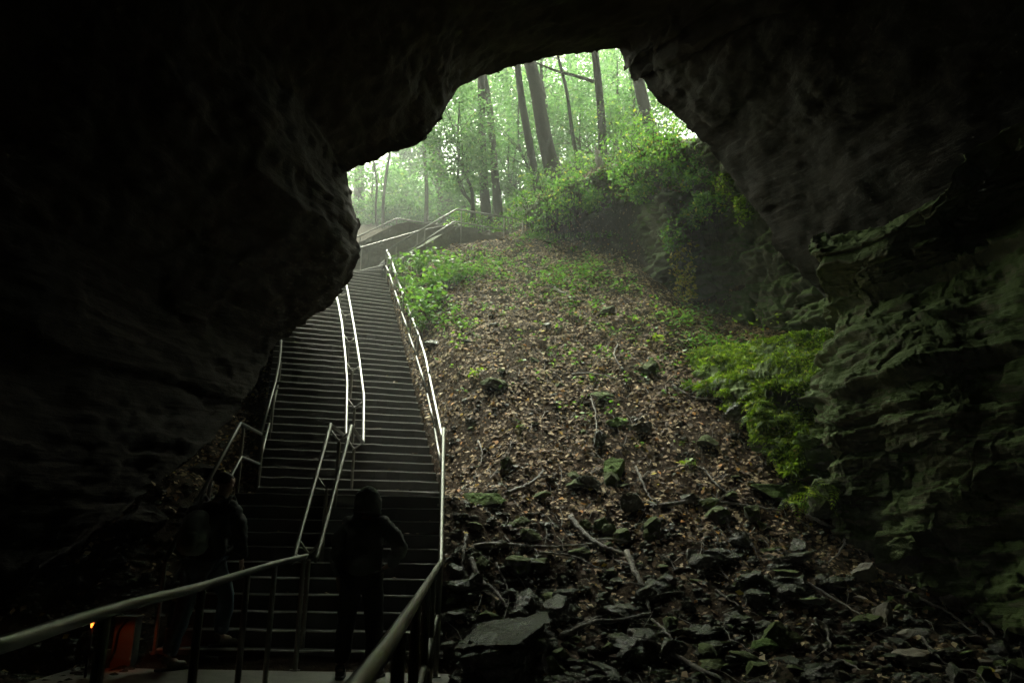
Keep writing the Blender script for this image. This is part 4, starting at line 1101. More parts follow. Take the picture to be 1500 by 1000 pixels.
for i, (px, py, h, lb) in enumerate([(1010, 683, .14, 'small bright fern seedling in the leaves left of the mossy ledge'), (965, 500, .2, 'single yellow green seedling on the upper slope'), (700, 550, .18, 'small seedling in the leaves right of the upper handrail'), (1118, 480, .5, 'leafy sprig standing on top of the mossy ledge')]):
    p = on_ground(px, py + 4) if i < 3 else at(px, py + 12, 13.9)
    Pl = np.array([tuple(p + Vector((gg.normal(0, h * .5), gg.normal(0, h * .5), gg.uniform(.3, 1) * h))) for k in range(26)])
    V, Fc = leaf_mesh(Pl, gg.uniform(.06, .11, 26), .6, .6, .2, None, 90 + i)
    e = empty('seedling', p, lb, 'plant'); build('foliage', V, Fc, M['fern'], e)
    mb = MB(); mb.tube([p, p + Vector((.02, 0, h))], [.006, .003], 5); mb.build('stem', M['leafp'], e)

# ferns on the mossy ledge
def fern_mesh(seed, fr=9, L_=0.32):
    gg = np.random.default_rng(seed); V = []; Fc = []
    for k in range(fr):
        a = gg.uniform(0, 6.28); l_ = L_ * gg.uniform(.6, 1.15); up_ = gg.uniform(.35, .9)
        pts = [Vector((math.cos(a) * l_ * t_, math.sin(a) * l_ * t_, l_ * (up_ * t_ - .95 * t_ * t_))) for t_ in np.linspace(0, 1, 12)]
        sd_ = Vector((-math.sin(a), math.cos(a), 0))
        for i in range(1, 12):
            w_ = l_ * .24 * math.sin(math.pi * min(1, i / 12 * .85 + .18)); tg = (pts[i] - pts[i - 1])
            for s_ in (-1, 1):
                n = len(V); b0 = pts[i]
                V += [b0, b0 + sd_ * s_ * w_ * .5 + tg * .35, b0 + sd_ * s_ * w_ + tg * .5 - Vector((0, 0, w_ * .25)), b0 + sd_ * s_ * w_ * .5 - tg * .25]
                Fc.append((n, n + 1, n + 2, n + 3))
    return V, Fc
fms = []
for k in range(4):
    V, Ff = fern_mesh(600 + k); o = build('fern', V, Ff, M['fern']); fms.append(o.data); bpy.data.objects.remove(o)
gg = np.random.default_rng(8); rr_, cc_ = bq.shape[:2]
FERN_LAB = 'small bright green fern in the fringe covering the mossy ledge'
for k in range(44):
    i = int(gg.uniform(.36, .84) * rr_); j = int(gg.uniform(.03, .72) * cc_); q = bq[i, j]
    o = bpy.data.objects.new('fern', fms[k % 4]); COL.objects.link(o); o.location = q + np.array([0, -.02, 0]); s = gg.uniform(.4, .85); o.scale = (s, s, s)
    o.rotation_euler = (gg.uniform(.1, .7), gg.normal(0, .2), gg.uniform(-.5, .5)); tag(o, 'small bright green fern on the ' + ('foot' if i < .5 * rr_ else 'brow' if i < .66 * rr_ else 'top') + ' of the mossy ledge, ' + ('at its left end' if j < .25 * cc_ else 'around its middle' if j < .5 * cc_ else 'towards the rock wall'), 'fern', 'ferns on the mossy ledge')
for k, (px, py, d, lb) in enumerate([(1160, 735, 10.45, 'small fern at the lowest left tip of the mossy ledge'), (1215, 715, 10.1, 'long fern on the little rock shelf at the ledge foot'), (1200, 735, 10.1, 'drooping fern under the little rock shelf')]):
    o = bpy.data.objects.new('fern', fms[k]); COL.objects.link(o); o.location = at(px, py, d); o.scale = (1.1, 1.1, 1.1); o.rotation_euler = (.6, 0, k); tag(o, lb, 'fern')
# moss and grass fringe
N = 42000
i = (gg.uniform(.30, .86, N) * (rr_ - 2)); j = gg.uniform(0, .78, N) * (cc_ - 2)
i0 = i.astype(int); j0 = j.astype(int); fi = (i - i0)[:, None]; fj = (j - j0)[:, None]
P = bq[i0, j0] * (1 - fi) * (1 - fj) + bq[i0 + 1, j0] * fi * (1 - fj) + bq[i0, j0 + 1] * (1 - fi) * fj + bq[i0 + 1, j0 + 1] * fi * fj
kp = fbm(P, .40, 4, 19) + gg.normal(0, .12, N) > 0.52 - 0.80 * i / rr_ - .18 * j / cc_; P = P[kp]
n_ = len(P); L_ = gg.uniform(.03, .12, n_)[:, None]
dr_ = gg.normal(size=(n_, 3)) * np.array([.6, .5, .3]) + np.array([-.15, -.5, -.35]); dr_ /= np.linalg.norm(dr_, axis=1, keepdims=True)
sd2 = np.cross(dr_, gg.normal(size=(n_, 3))); sd2 /= np.linalg.norm(sd2, axis=1, keepdims=True)
V = np.stack([P - sd2 * .006, P + sd2 * .006, P + dr_ * L_ + sd2 * .002 + np.array([0, 0, .01]), P + dr_ * L_ * 1.05 - np.array([0, 0, .02])], 1).reshape(-1, 3)
tag(build('moss_fringe', V, np.arange(n_ * 4).reshape(n_, 4), M['fern']), 'soft green moss and grass fringe over the edges of the ledge', 'moss', kind='stuff')

# ------------------------------------------------------------------ trees
def tree(label, pb, pt, dist, wpx, H_=16, crown=True, nleaf=1500, seed=0, group=None, limbs=5, name='tree', limb_pts=None, lsize=.2, crad=3.5):
    """pb, pt: survey points at the foot and where the trunk leaves the view"""
    gg = np.random.default_rng(seed + 2000)
    b0 = at(*pb, dist); zg = gzf(b0.x, b0.y); t0 = at(*pt, dist)
    dirv = (t0 - b0).normalized(); b0 = b0 + dirv * ((zg - .3 - b0.z) / dirv.z)
    top = b0 + dirv * H_ ; r0 = wpx / F * dist * math.sqrt(1 + ((t0.z - EYE) / dist) ** 2) * .5
    e = empty(name, b0, label, 'tree', group)
    wob = [Vector((gg.normal(0, .012 * H_), gg.normal(0, .012 * H_), 0)) for _ in range(6)]
    C_ = catmull([b0] + [b0.lerp(top, k / 6) + wob[k - 1] * (.4 + k * .12) for k in range(1, 7)], 5)
    n = len(C_); rr = [r0 * (1.25 - .25 * min(1, i / 4)) * (1 - .62 * i / n) + .012 for i in range(n)]
    mb = MB(); mb.tube(C_, rr, 12)
    ends = []
    for k in range(limbs):
        i = int(gg.uniform(.45, .95) * (n - 1)); a = gg.uniform(0, 6.28); L_ = gg.uniform(1.5, 3.2) * crad / 3.5
        p = C_[i]; q = p + Vector((math.cos(a) * L_, math.sin(a) * L_, L_ * gg.uniform(.2, .8)))
        mb.tube([p, p.lerp(q, .5) + Vector((0, 0, .25)), q], [rr[i] * .5, rr[i] * .32, .012], 6, False); ends.append(q)
    if limb_pts:
        for lp in limb_pts:
            pts = catmull([at(*v) for v in lp], 5); mb.tube(pts, [r0 * .42 * (1 - .7 * i / len(pts)) + .01 for i in range(len(pts))], 7, False)
    mb.build('trunk', M['bark'], e, smooth=True)
    if crown:
        cpos = top - dirv * crad * .3
        P, s, c = sprays(tuple(cpos), (crad, crad, crad * .9), max(8, nleaf // 24), 24, lsize, seed + 5, .05, .16)
        V, Fc = leaf_mesh(P, s, .5, .6, .2, None, seed + 5); build('crown', V, Fc, M['leaf'], e)
    return e
tree('large dark trunk leaning left, thickest tree at the centre of the opening', (808, 246), (768, 95), 26, 21, 15, seed=1)
tree('slimmer dark trunk crossing behind the left of the thickest leaning trunk', (781, 248), (755, 96), 26.6, 11, 15, seed=2)
tree('left trunk of the dark pair standing behind the top handrail', (714, 332), (700, 118), 28, 12.5, 16, seed=3)
tree('right trunk of the dark pair standing behind the top handrail', (731, 322), (711, 125), 28.6, 11, 16, seed=4)
tree('straight dark trunk with one long limb reaching left high up', (882, 235), (869, 75), 25, 11, 14, seed=5, limb_pts=[[(870, 120, 25), (845, 112, 25), (815, 104, 24.8), (785, 92, 24.5)]])
tree('pale hazy trunk leaning left with a dark burl, beside the bright gap', (653, 318), (633, 182), 42, 20, 22, seed=6, lsize=.25)
tree('thin dark upright trunk left of the pale hazy trunk', (624, 315), (624, 190), 38, 5, 17, seed=7)
tree('faint broad trunk behind the thin upright one', (640, 300), (622, 180), 55, 20, 25, seed=8, lsize=.3)
tree('faint trunk closest to the dark rock on the far left', (526, 322), (524, 230), 46, 14, 22, seed=9, lsize=.25)
tree('thin sapling with many twigs left of the bright gap', (562, 325), (565, 230), 36, 4, 9, seed=10, crad=1.6, nleaf=400, lsize=.13)
tree('second thin sapling near the far left trunk', (553, 330), (548, 240), 36, 3, 8, seed=11, crad=1.5, nleaf=350, lsize=.13)
tree('thin curving sapling right of the thickest trunk', (806, 200), (797, 92), 30, 5, 11, seed=12, crad=2, nleaf=500, lsize=.15)
tree('slender sapling bending left between the big trunk and the straight dark trunk', (845, 225), (820, 85), 27, 4.5, 11, seed=13, crad=2, nleaf=500, lsize=.14)
tree('dark trunk partly hidden by the hanging rock tip on the right', (957, 190), (936, 112), 25, 17, 14, seed=14)
tree('pale trunk just left of the hanging rock tip', (935, 190), (926, 115), 34, 11, 18, seed=15, lsize=.22)
tree('faint wide trunk in the haze behind the bending sapling', (842, 220), (838, 80), 55, 18, 24, seed=16, lsize=.3)
tree('faint trunk in the haze between the dark pair and the leaning trunks', (748, 300), (741, 110), 55, 13, 24, seed=17, lsize=.3)
tree('faint trunk in the haze behind the top handrail', (690, 320), (682, 120), 60, 12, 24, seed=18, lsize=.3)
tree('faint trunk rising behind the airy bush on the right', (905, 200), (900, 80), 50, 12, 22, seed=19, lsize=.3)
e = empty('stump', at(878, 246, 22.2), 'broken brown stump among the bushes at the foot of the straight trunk', 'stump')
mb = MB(); mb.tube([at(880, 262, 22.3), at(878, 240, 22.3), at(874, 222, 22.3)], [.14, .125, .09], 12); mb.build('trunk', M['branch'], e, True)
mb = MB(); mb.tube([at(874, 222, 22.3), at(871, 214, 22.3)], [.06, .01], 8); mb.build('splinter', M['branch'], e)

# understorey trees: low layered foliage filling the wood
UT = []
gg = np.random.default_rng(101)
UL = [
 # px, py of crown centre, dist, radius, label
 (672, 180, 27, 1.5, 'leafy young tree whose crown hangs left of the dark pair of trunks'),
 (745, 235, 32, 1.9, 'young tree filling the space between the dark pair and the leaning trunks'),
 (672, 236, 27, 1.3, 'dense dark green young tree behind the top corner handrail'),
 (760, 170, 31, 2.6, 'tall young tree behind the slimmer leaning trunk'),
 (830, 160, 33, 2.8, 'bright layered tree between the leaning trunk and the straight trunk'),
 (850, 205, 29, 2.0, 'low bright tree just behind the bank bushes'),
 (905, 130, 30, 2.4, 'pale leafy tree right of the straight dark trunk'),
 (930, 170, 27, 1.7, 'small bright tree in front of the pale right trunk'),
 (800, 110, 36, 3.0, 'hazy tree crown behind the top of the leaning trunks'),
 (710, 150, 38, 3.0, 'hazy tree crown below the cave roof on the left'),
 (592, 285, 46, 1.9, 'hazy tree left of the thin upright trunk'),
 (545, 280, 40, 2.6, 'hazy tree near the dark rock on the far left'),
 (600, 318, 40, 1.2, 'low shrubby tree above the far retaining wall'),
 (545, 322, 40, 1.3, 'low shrubby tree at the far left above the wall'),
 (680, 292, 40, 1.6, 'pale shrubby tree behind the handrail left of the dark pair'),
 (755, 285, 33, 1.8, 'shrubby tree between the dark pair and the bank bush'),
 (870, 120, 42, 3.4, 'far hazy crown above the bending sapling'),
 (600, 235, 52, 1.6, 'far pale crown under the roof above the burl trunk'),
 (780, 220, 45, 3.4, 'far pale crown behind the feet of the leaning trunks'),
 (720, 270, 48, 3.4, 'far pale crown behind the feet of the dark pair'),
 (860, 180, 50, 3.6, 'far pale crown behind the straight dark trunk'),
 (930, 110, 48, 3.2, 'far pale crown behind the hanging rock tip'),
 (570, 300, 52, 3.2, 'far pale crown behind the sapling on the left'),
 (668, 150, 44, 1.6, 'hazy spray of leaves just under the edge of the roof on the left'),
 (745, 115, 50, 3.4, 'far pale crown above the dark pair'),
 (640, 300, 60, 2.6, 'farthest pale crown behind the hazy burl trunk'),
]
for i, (px, py, d, r_, lb) in enumerate(UL):
    c = at(px, py, d); zg = gzf(c.x + .6, c.y); e = empty('young_tree', (c.x + .6, c.y, zg), lb, 'tree')
    mb = MB(); b0 = Vector((c.x + .6, c.y, zg - .2)); hgt = c.z - b0.z
    tr_ = catmull([b0, b0.lerp(c, .35) + Vector((.2, 0, .1)), b0.lerp(c, .7) + Vector((-.15, .1, 0)), c + Vector((0, 0, r_ * .6))], 5)
    mb.tube(tr_, [.075 * (1 - .8 * k / len(tr_)) + .01 for k in range(len(tr_))], 8, False)
    P, s, cc2 = sprays(tuple(c), (r_ * 1.15, r_ * .9, r_ * .95), int(50 + 20 * r_), 32, .15 if d < 34 else (.20 if d < 44 else .28), 3000 + i, .05, .17)
    for k in range(12):
        q = Vector(cc2[k]); p = tr_[min(len(tr_) - 1, int((.35 + .5 * gg.uniform()) * len(tr_)))]
        mb.tube([p, p.lerp(q, .5) + Vector((0, 0, .15)), q], [.025, .016, .006], 5, False)
    mb.build('trunk', M['bark'], e, True)
    V, Fc = leaf_mesh(P, s, .6, .6, .2, None, 3000 + i); build('crown', V, Fc, M['leaf'], e)
# the wood beyond, read as one mass
P = []
for k in range(430):
    a = gg.uniform(-.55, .6); d = gg.uniform(62, 100); x_ = d * math.tan(a); z_ = gzf(x_, d) + 30 * gg.uniform(0, 1) ** 1.5
    if -.19 < a < -.03 and z_ > 1.22 + d * .41: continue
    if gg.uniform() < .4 and z_ > 1.22 + d * .52: continue
    if gg.uniform() < .25 and z_ > 34: continue
    P.append((x_, d, z_))
P = np.repeat(np.array(P), 26, 0) + gg.normal(size=(len(P) * 26, 3)) * np.array([1.9, 1.5, 1.1])
V, Fc = leaf_mesh(P, gg.uniform(.35, .7, len(P)), .5, .6, .2, None, 999)
tag(build('far_wood', V, Fc, M['leaf']), 'far off misty wood closing the view beyond the trees', 'wood', kind='stuff')
# enamel notice at the end of the top rail
e = empty('sign', at(766, 300, 22.8), 'small white notice board half hidden in the bushes by the top rail', 'sign')
mb = MB(); p = at(766, 302, 22.8); mb.box((p.x - .18, p.y - .012, p.z - .28), (p.x + .18, p.y + .012, p.z + .28), Matrix.Rotation(.18, 3, 'Y'), p); mb.build('panel', M['sign'], e)
mb = MB(); mb.tube([p + Vector((0, .035, -1.1)), p + Vector((0, .035, .2))], .02, 8); mb.build('post', M['steel_dark'], e)

# ------------------------------------------------------------------ hanging rock tip
V, Ff = rock_verts(71, 4, (.32, .3, .62), 6, .12)
V = V + np.array(at(930, 108, 15.3)); 

# ------------------------------------------------------------------ lamp, cabinet and post on the left
bp = at(177, 972, 7.72); BT = at(177, 906, 7.72).z
e = empty('lamp_post', (bp.x, bp.y, 0), 'squat upright box lit orange beside the bottom step, a cable running down it', 'utility post')
mb = MB(); mb.box((bp.x - .10, bp.y, -.1), (bp.x + .085, bp.y + .14, BT)); mb.box((bp.x - .11, bp.y - .01, BT + .002), (bp.x + .095, bp.y + .15, BT + .025)); mb.build('body', M['boxgrey'], e)
mb = MB(); mb.tube(catmull([(bp.x + .02, bp.y - .02, BT), (bp.x - .05, bp.y - .03, .33), (bp.x - .07, bp.y - .03, .15), (bp.x - .13, bp.y - .05, .05), (bp.x - .22, bp.y - .1, .01)], 6), .008, 6); mb.build('cable', M['cable'], e, True)
mb = MB(); mb.box((bp.x - .20, bp.y - .03, -.02), (bp.x - .132, bp.y + .08, .16)); mb.build('base', M['boxgrey'], e)
lp = at(139, 912, 7.25)
e = empty('path_lamp', (lp.x, lp.y, gzf(lp.x, lp.y)), 'tiny glowing orange lamp on a short stake left of the orange lit box', 'lamp')
mb = MB(); mb.tube([(lp.x - .02, lp.y, gzf(lp.x, lp.y) - .05), (lp.x - .02, lp.y, lp.z - .02)], .012, 8); mb.build('stake', M['housing'], e)
mb = MB(); mb.tube([lp + Vector((-.06, .0, .035)), lp + Vector((-.02, -.0, .03)), lp + Vector((.0, -.0, .022))], [.03, .035, .045], 12); mb.build('shade', M['housing'], e)
mb = MB(); mb.tube([lp + Vector((-.012, -.03, -.035)), lp + Vector((-.008, -.03, -.005)), lp + Vector((0, -.03, .02))], [.004, .013, .008], 10); mb.build('bulb', M['glow'], e, True)
ld = bpy.data.lights.new('lamp_light', 'SPOT'); ld.energy = 0.18; ld.color = (1.0, .13, .015); ld.shadow_soft_size = .02; ld.spot_size = R(62); ld.spot_blend = .6
lo_ = bpy.data.objects.new('lamp_light', ld); COL.objects.link(lo_); lo_.location = (.02, -.05, lp.z - gzf(lp.x, lp.y) - .02); lo_.parent = e
tgt = Vector((bp.x + .02, bp.y, .16)); lo_.rotation_euler = (Vector(lp) - tgt).to_track_quat('Z', 'Y').to_euler()
cp = at(202, 868, 8.7); zc = gzf(cp.x, cp.y)
e = empty('cabinet', (cp.x, cp.y, zc), 'dark metal cabinet with a pale top edge on the left bank behind the near rail', 'cabinet')
mb = MB(); mb.box((cp.x - .22, cp.y, zc - .1), (cp.x + .15, cp.y + .3, cp.z + .12)); mb.build('body', M['boxgrey'], e)
mb = MB(); mb.box((cp.x - .24, cp.y - .02, cp.z + .12), (cp.x + .17, cp.y + .32, cp.z + .145)); mb.build('lid', M['boxgrey'], e)
mb = MB(); mb.box((cp.x + .02, cp.y - .012, zc + .05), (cp.x + .12, cp.y - .002, cp.z + .08)); mb.build('door', M['boxgrey'], e)
pp = at(208, 838, 9.3); zp = gzf(pp.x, pp.y)
mb = MB(); mb.box((pp.x - .035, pp.y - .035, zp - .2), (pp.x + .035, pp.y + .035, pp.z + .34), Matrix.Rotation(.05, 3, 'Y'), (pp.x, pp.y, zp)); mb.box((pp.x - .045, pp.y - .045, pp.z + .33), (pp.x + .065, pp.y + .045, pp.z + .355))
tag(mb.build('wooden_post', M['postwood']), 'short weathered post standing just above the dark cabinet', 'post')

# ------------------------------------------------------------------ people
def skin_mesh(name, nodes, edges, mat, parent, sub=2, root=0, wr=0.0, seed=0, smooth=True):
    """nodes: list of (Vector world, radius or (rx,ry)). grown as one continuous surface"""
    pl_ = parent_loc(parent)
    me = bpy.data.meshes.new(name); me.from_pydata([tuple(Vector(p) - pl_) for p, r_ in nodes], edges, [])
    o = bpy.data.objects.new(name, me); COL.objects.link(o)
    md = o.modifiers.new('s', 'SKIN'); md.branch_smoothing = .4; md.use_smooth_shade = True
    for i, (p, r_) in enumerate(nodes):
        sv = me.skin_vertices[0].data[i]; sv.radius = r_ if hasattr(r_, '__len__') else (r_, r_); sv.use_root = (i == root)
    sb = o.modifiers.new('u', 'SUBSURF'); sb.levels = sub; sb.render_levels = sub
    dg = bpy.context.evaluated_depsgraph_get(); dg.update()
    nm = bpy.data.meshes.new_from_object(o.evaluated_get(dg)); nm.name = name
    bpy.data.objects.remove(o)
    if wr:
        nv = len(nm.vertices); co = np.empty(nv * 3, dtype=np.float32); nm.vertices.foreach_get('co', co); co = co.reshape(-1, 3)
        no = np.empty(nv * 3, dtype=np.float32); nm.vertices.foreach_get('normal', no); no = no.reshape(-1, 3)
        co = co + no * (wr * fbm(co * np.array([1, 1, 1.8]), .10, 3, seed))[:, None]; nm.vertices.foreach_set('co', co.astype(np.float32).ravel()); nm.update()
    nm.materials.clear(); nm.materials.append(mat)
    nm.polygons.foreach_set('use_smooth', np.ones(len(nm.polygons), dtype=bool))
    o = bpy.data.objects.new(name, nm); COL.objects.link(o); o.parent = parent; return o

def hand_nodes(nodes, edges, wrist_i, wrist, d, side, thumb):
    """palm and five bent fingers; d: hand direction, side: across the palm"""
    d = d.normalized(); side = (side - d * side.dot(d)).normalized(); nrm = d.cross(side)
    palm = wrist + d * .05; nodes.append((palm, (.030, .016))); pi_ = len(nodes) - 1; edges.append((wrist_i, pi_))
    for k, (off, ln) in enumerate(((-.027, .066), (-.009, .076), (.009, .072), (.026, .058))):
        a = palm + d * .035 + side * off; b_ = a + (d + nrm * .35).normalized() * ln * .5; c = b_ + (d * .6 + nrm * .8).normalized() * ln * .5
        for q, pr_, r_ in ((a, pi_, .0095), (b_, None, .0085), (c, None, .007)):
            nodes.append((q, r_)); edges.append((pi_ if pr_ is not None else len(nodes) - 2, len(nodes) - 1))
    a = palm + side * thumb * .028 - d * .01; b_ = a + (side * thumb * .6 + d * .8 + nrm * .2).normalized() * .034; c = b_ + (side * thumb * .2 + d + nrm * .4).normalized() * .028
    for q, f_, r_ in ((a, 1, .011), (b_, 0, .0095), (c, 0, .008)):
        nodes.append((q, r_)); edges.append((pi_ if f_ else len(nodes) - 2, len(nodes) - 1))

def person(J, label, jacket, trousers, shoe, hood=False, cap=False):
    """J: dict of joints in world space"""
    base = (J['ankL'] + J['ankR']) / 2; base.z = 0
    e = empty('person', base, label, 'person')
    nodes = []; edges = []; idx = {}
    def nd(k, r_, par=None, p=None):
        nodes.append((p if p is not None else J[k], r_)); idx[k] = len(nodes) - 1
        if par is not None: edges.append((idx[par], idx[k]))
    nd('pelvis', (.145, .11)); nd('waist', (.13, .10), 'pelvis'); nd('chest', (.155, .115), 'waist'); nd('neckb', (.075, .07), 'chest'); nd('neck', (.055, .055), 'neckb')
    nd('skullb', (.07, .085), 'neck'); nd('head', (.080, .098), 'skullb'); nd('crown', (.055, .065), 'head')
    f_ = J['face']; hp = J['head']
    nodes.append((hp + f_ * .092 - Vector((0, 0, .012)), .018)); edges.append((idx['head'], len(nodes) - 1))   # nose
    nodes.append((hp + f_ * .075 - Vector((0, 0, .055)), .03)); edges.append((idx['skullb'], len(nodes) - 1))   # mouth and chin
    sidev = f_.cross(Vector((0, 0, 1)))
    for s_ in (-1, 1):
        nodes.append((hp + sidev * s_ * .082 - Vector((0, 0, .015)), .016)); edges.append((idx['head'], len(nodes) - 1))
    for s_ in 'LR':
        nd('sh' + s_, .062, 'chest'); nd('el' + s_, .042, 'sh' + s_); nd('wr' + s_, .027, 'el' + s_)
        hd = J['hand' + s_]; hand_nodes(nodes, edges, idx['wr' + s_], J['wr' + s_], hd, Vector((0, 1, 0.1)), 1)
        nd('hip' + s_, .09, 'pelvis'); nd('kn' + s_, .058, 'hip' + s_); nd('ank' + s_, .038, 'kn' + s_)
        tf = J['toe' + s_]; nodes.append((J['ank' + s_] + (tf - J['ank' + s_]) * .6, .036)); edges.append((idx['ank' + s_], len(nodes) - 1))
    skin_mesh('body', nodes, edges, M['skin'], e, 2)
    # jacket
    n2 = [(J['pelvis'] + Vector((0, 0, -.08)), (.205, .17)), (J['waist'], (.20, .16)), (J['chest'], (.225, .17)), (J['neckb'], (.12, .11))]
    e2 = [(0, 1), (1, 2), (2, 3)]
    for s_ in 'LR':
        a, b_, c = J['sh' + s_], J['el' + s_], J['wr' + s_]; n0 = len(n2)
        n2 += [(a, .108), (a.lerp(b_, .5), .088), (b_, .076), (b_.lerp(c, .55), .066), (b_.lerp(c, .95), .052)]
        e2 += [(2, n0), (n0, n0 + 1), (n0 + 1, n0 + 2), (n0 + 2, n0 + 3), (n0 + 3, n0 + 4)]
    jk = skin_mesh('jacket', n2, e2, M[jacket], e, 3, wr=.035, seed=3)
    n3 = [(J['pelvis'], (.16, .13))]; e3 = []
    for s_ in 'LR':
        a, b_, c = J['hip' + s_], J['kn' + s_], J['ank' + s_]; n0 = len(n3)
        n3 += [(a + Vector((0, 0, -.03)), .118), (a.lerp(b_, .5), .102), (b_, .086), (b_.lerp(c, .5), .080), (b_.lerp(c, .93), .074)]
        e3 += [(0, n0), (n0, n0 + 1), (n0 + 1, n0 + 2), (n0 + 2, n0 + 3), (n0 + 3, n0 + 4)]
    skin_mesh('trousers', n3, e3, M[trousers], e, 3, wr=.014, seed=5)
    for s_ in 'LR':
        a, tf = J['ank' + s_], J['toe' + s_]; d = (tf - a); d.z = 0; d.normalize(); g0 = J['sole' + s_]
        heel = Vector((a.x, a.y, g0 + .045)) - d * .055
        nn = [(heel, (.042, .042)), (heel + d * .10, (.046, .045)), (heel + d * .19, (.050, .036)), (heel + d * .255, (.040, .028)), (Vector((a.x, a.y, g0 + .12)), (.052, .052))]
        sh = skin_mesh('shoe', nn, [(0, 1), (1, 2), (2, 3), (0, 4)], M[shoe], e, 2)
        mb = MB(); sd_ = d.cross(Vector((0, 0, 1))); pts = []
        for t_, w_ in ((-.10, .02), (-.085, .034), (0, .040), (.10, .047), (.17, .046), (.215, .03), (.235, .012)):
            pts.append((Vector((a.x, a.y, 0)) + d * (t_ - .0), w_))
        top = [p + sd_ * w_ for p, w_ in pts] + [p - sd_ * w_ for p, w_ in reversed(pts)]; n = len(top)
        mb.add([(v.x, v.y, g0 + .002) for v in top] + [(v.x, v.y, g0 + .024) for v in top], [tuple(reversed(range(n))), tuple(range(n, 2 * n))] + [(k, (k + 1) % n, (k + 1) % n + n, k + n) for k in range(n)])
        so_ = mb.build('sole', M['sole'], None); so_.data.transform(Matrix.Translation(-parent_loc(sh))); so_.parent = sh
    if hood:
        h = J['head']; nn = [(J['neckb'] + Vector((0, 0, .0)), (.16, .13)), (h - Vector((0, 0, .11)) - f_ * .01, (.135, .135)), (h - f_ * .02, (.135, .145)), (h + Vector((0, 0, .06)) - f_ * .03 + Vector((-.015, 0, 0)), (.10, .115)), (h + Vector((0, 0, .11)) - f_ * .06 + Vector((-.03, 0, 0)), (.045, .05))]
        skin_mesh('hood', nn, [(0, 1), (1, 2), (2, 3), (3, 4)], M[jacket], e, 3, wr=.016, seed=9)
    else:
        h = J['head']; nn = [(h - Vector((0, 0, .045)) - f_ * .035, (.078, .07)), (h + Vector((0, 0, .02)) - f_ * .02, (.092, .10)), (h + Vector((0, 0, .075)) - f_ * .005, (.078, .09))]
        skin_mesh('hair', nn, [(0, 1), (1, 2)], M['hair'], e, 2, wr=.01, seed=2)
        skin_mesh('collar', [(J['neckb'] + Vector((0, 0, .0)), (.085, .08)), (J['neck'] + Vector((0, 0, -.01)), (.07, .07))], [(0, 1)], M[jacket], e, 2)
    return e
# person with the backpack, one foot on the first step, back to the camera
fx = Vector((.45, .85, .05)).normalized()
Bx, By = -2.78, 7.86
def V3(x, y, z): return Vector((x, y, z))
def V3(x, y, z): return Vector((x - .11, y, z))
J = dict(pelvis=V3(-2.80, 7.83, .97), waist=V3(-2.79, 7.86, 1.12), chest=V3(-2.77, 7.90, 1.36), neckb=V3(-2.75, 7.93, 1.53), neck=V3(-2.735, 7.95, 1.59), skullb=V3(-2.73, 7.97, 1.66), head=V3(-2.725, 7.98, 1.735), crown=V3(-2.725, 7.97, 1.80), face=fx,
  shL=V3(-2.96, 7.93, 1.46), elL=V3(-3.03, 7.90, 1.19), wrL=V3(-2.96, 8.06, 1.02), handL=V3(.1, .3, -1),
  shR=V3(-2.56, 7.88, 1.46), elR=V3(-2.49, 7.86, 1.18), wrR=V3(-2.50, 7.99, .96), handR=V3(0, .3, -1),
  hipL=V3(-2.89, 7.83, .93), knL=V3(-2.93, 7.78, .50), ankL=V3(-2.98, 7.64, .09), toeL=V3(-2.86, 7.80, .03), soleL=.0,
  hipR=V3(-2.70, 7.84, .94), knR=V3(-2.62, 8.02, .62), ankR=V3(-2.66, 8.06, .25), toeR=V3(-2.50, 8.17, .19), soleR=.157)
person(J, 'person in blue jeans with a backpack starting up the first step at the left', 'jacket', 'jeans', 'shoe')
# backpack
e = empty('backpack', (-2.97, 7.72, 1.2), 'grey green backpack worn by the person on the left', 'backpack')
skin_mesh('bag', [(V3(-2.88, 7.68, 1.00), (.15, .10)), (V3(-2.87, 7.67, 1.15), (.165, .115)), (V3(-2.86, 7.70, 1.32), (.15, .10)), (V3(-2.85, 7.74, 1.43), (.10, .07))], [(0, 1), (1, 2), (2, 3)], M['pack'], e, 3, wr=.03, seed=4)
skin_mesh('pocket', [(V3(-2.89, 7.60, 1.02), (.10, .05)), (V3(-2.88, 7.58, 1.14), (.11, .055)), (V3(-2.87, 7.60, 1.24), (.09, .04))], [(0, 1), (1, 2)], M['pack'], e, 2, wr=.015, seed=6)
for s_ in (-1, 1):
    mb = MB(); mb.tube(catmull([(-2.88 + s_ * .12, 7.76, 1.42), (-2.87 + s_ * .14, 7.88, 1.575), (-2.87 + s_ * .14, 8.02, 1.50), (-2.88 + s_ * .17, 8.06, 1.30), (-2.91 + s_ * .20, 7.95, 1.08), (-2.95 + s_ * .16, 7.78, 1.02)], 5), .018, 6); mb.build('strap', M['jacket'], e, True)
def V3(x, y, z): return Vector((x, y, z))
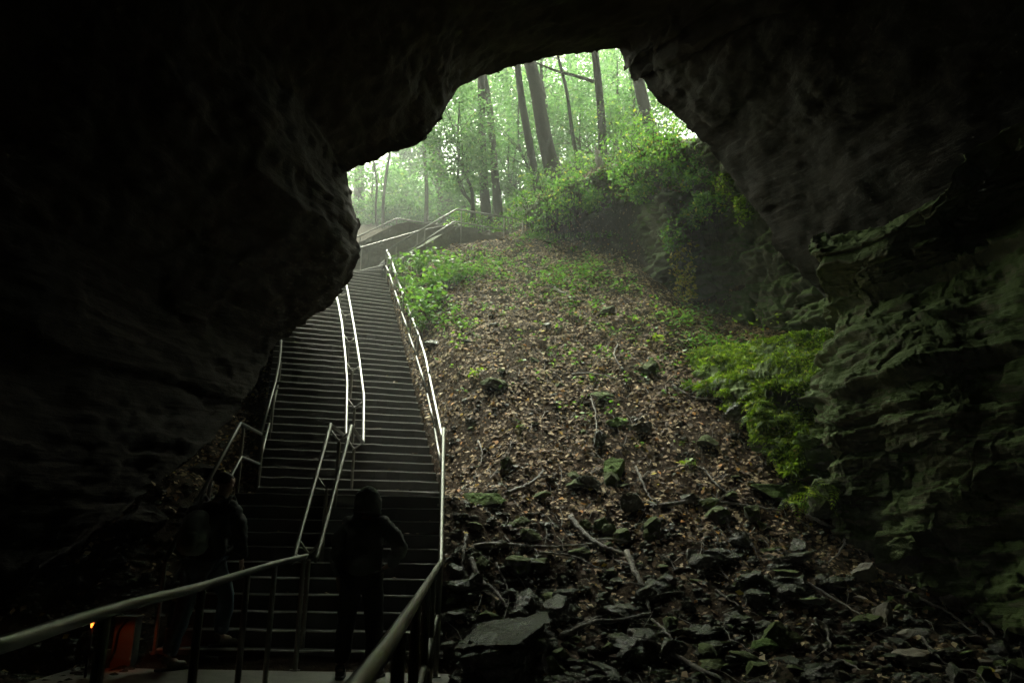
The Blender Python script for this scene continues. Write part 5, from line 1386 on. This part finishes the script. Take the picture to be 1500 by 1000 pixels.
# hooded person standing at the right, hand on hip
f2 = Vector((.15, .98, .12)).normalized(); ox = -1.32; oy = 7.42
J = dict(pelvis=V3(ox, oy, .93), waist=V3(ox, oy, 1.08), chest=V3(ox, oy + .01, 1.30), neckb=V3(ox, oy + .02, 1.45), neck=V3(ox, oy + .03, 1.50), skullb=V3(ox, oy + .04, 1.56), head=V3(ox + .01, oy + .05, 1.63), crown=V3(ox + .01, oy + .04, 1.69), face=f2,
  shL=V3(ox - .18, oy + .0, 1.385), elL=V3(ox - .235, oy - .02, 1.12), wrL=V3(ox - .22, oy + .04, .88), handL=V3(.02, .1, -1),
  shR=V3(ox + .18, oy, 1.385), elR=V3(ox + .36, oy - .04, 1.15), wrR=V3(ox + .225, oy + .06, 1.00), handR=V3(-.75, .35, -.35),
  hipL=V3(ox - .09, oy, .90), knL=V3(ox - .12, oy + .02, .49), ankL=V3(ox - .14, oy - .02, .09), toeL=V3(ox - .17, oy + .18, .03), soleL=0.0,
  hipR=V3(ox + .09, oy, .90), knR=V3(ox + .13, oy + .02, .49), ankR=V3(ox + .15, oy - .02, .09), toeR=V3(ox + .20, oy + .18, .03), soleR=0.0)
for k_ in J:
    if isinstance(J[k_], Vector) and k_ not in ('face', 'handL', 'handR'): J[k_].z = J[k_].z * .955
person(J, 'hooded person standing with one hand on the hip in front of the steps', 'hoodie', 'trousers', 'shoe_dark', hood=True)

# ------------------------------------------------------------------ haze
HAZE = 0.0052
if HAZE > 0:
    mb = MB(); mb.box((-170, -40, -3), (170, 210, 75)); hz = mb.build('haze', []); hz.data.materials.clear()
    mm = bpy.data.materials.new('haze'); mm.use_nodes = True; t = mm.node_tree; t.nodes.clear()
    pv = t.nodes.new('ShaderNodeVolumePrincipled'); pv.inputs['Density'].default_value = HAZE; pv.inputs['Color'].default_value = (.95, 1.0, .95, 1); pv.inputs['Anisotropy'].default_value = 0.3
    oo = t.nodes.new('ShaderNodeOutputMaterial'); t.links.new(pv.outputs[0], oo.inputs['Volume']); hz.data.materials.append(mm); tag(hz, kind='stuff')
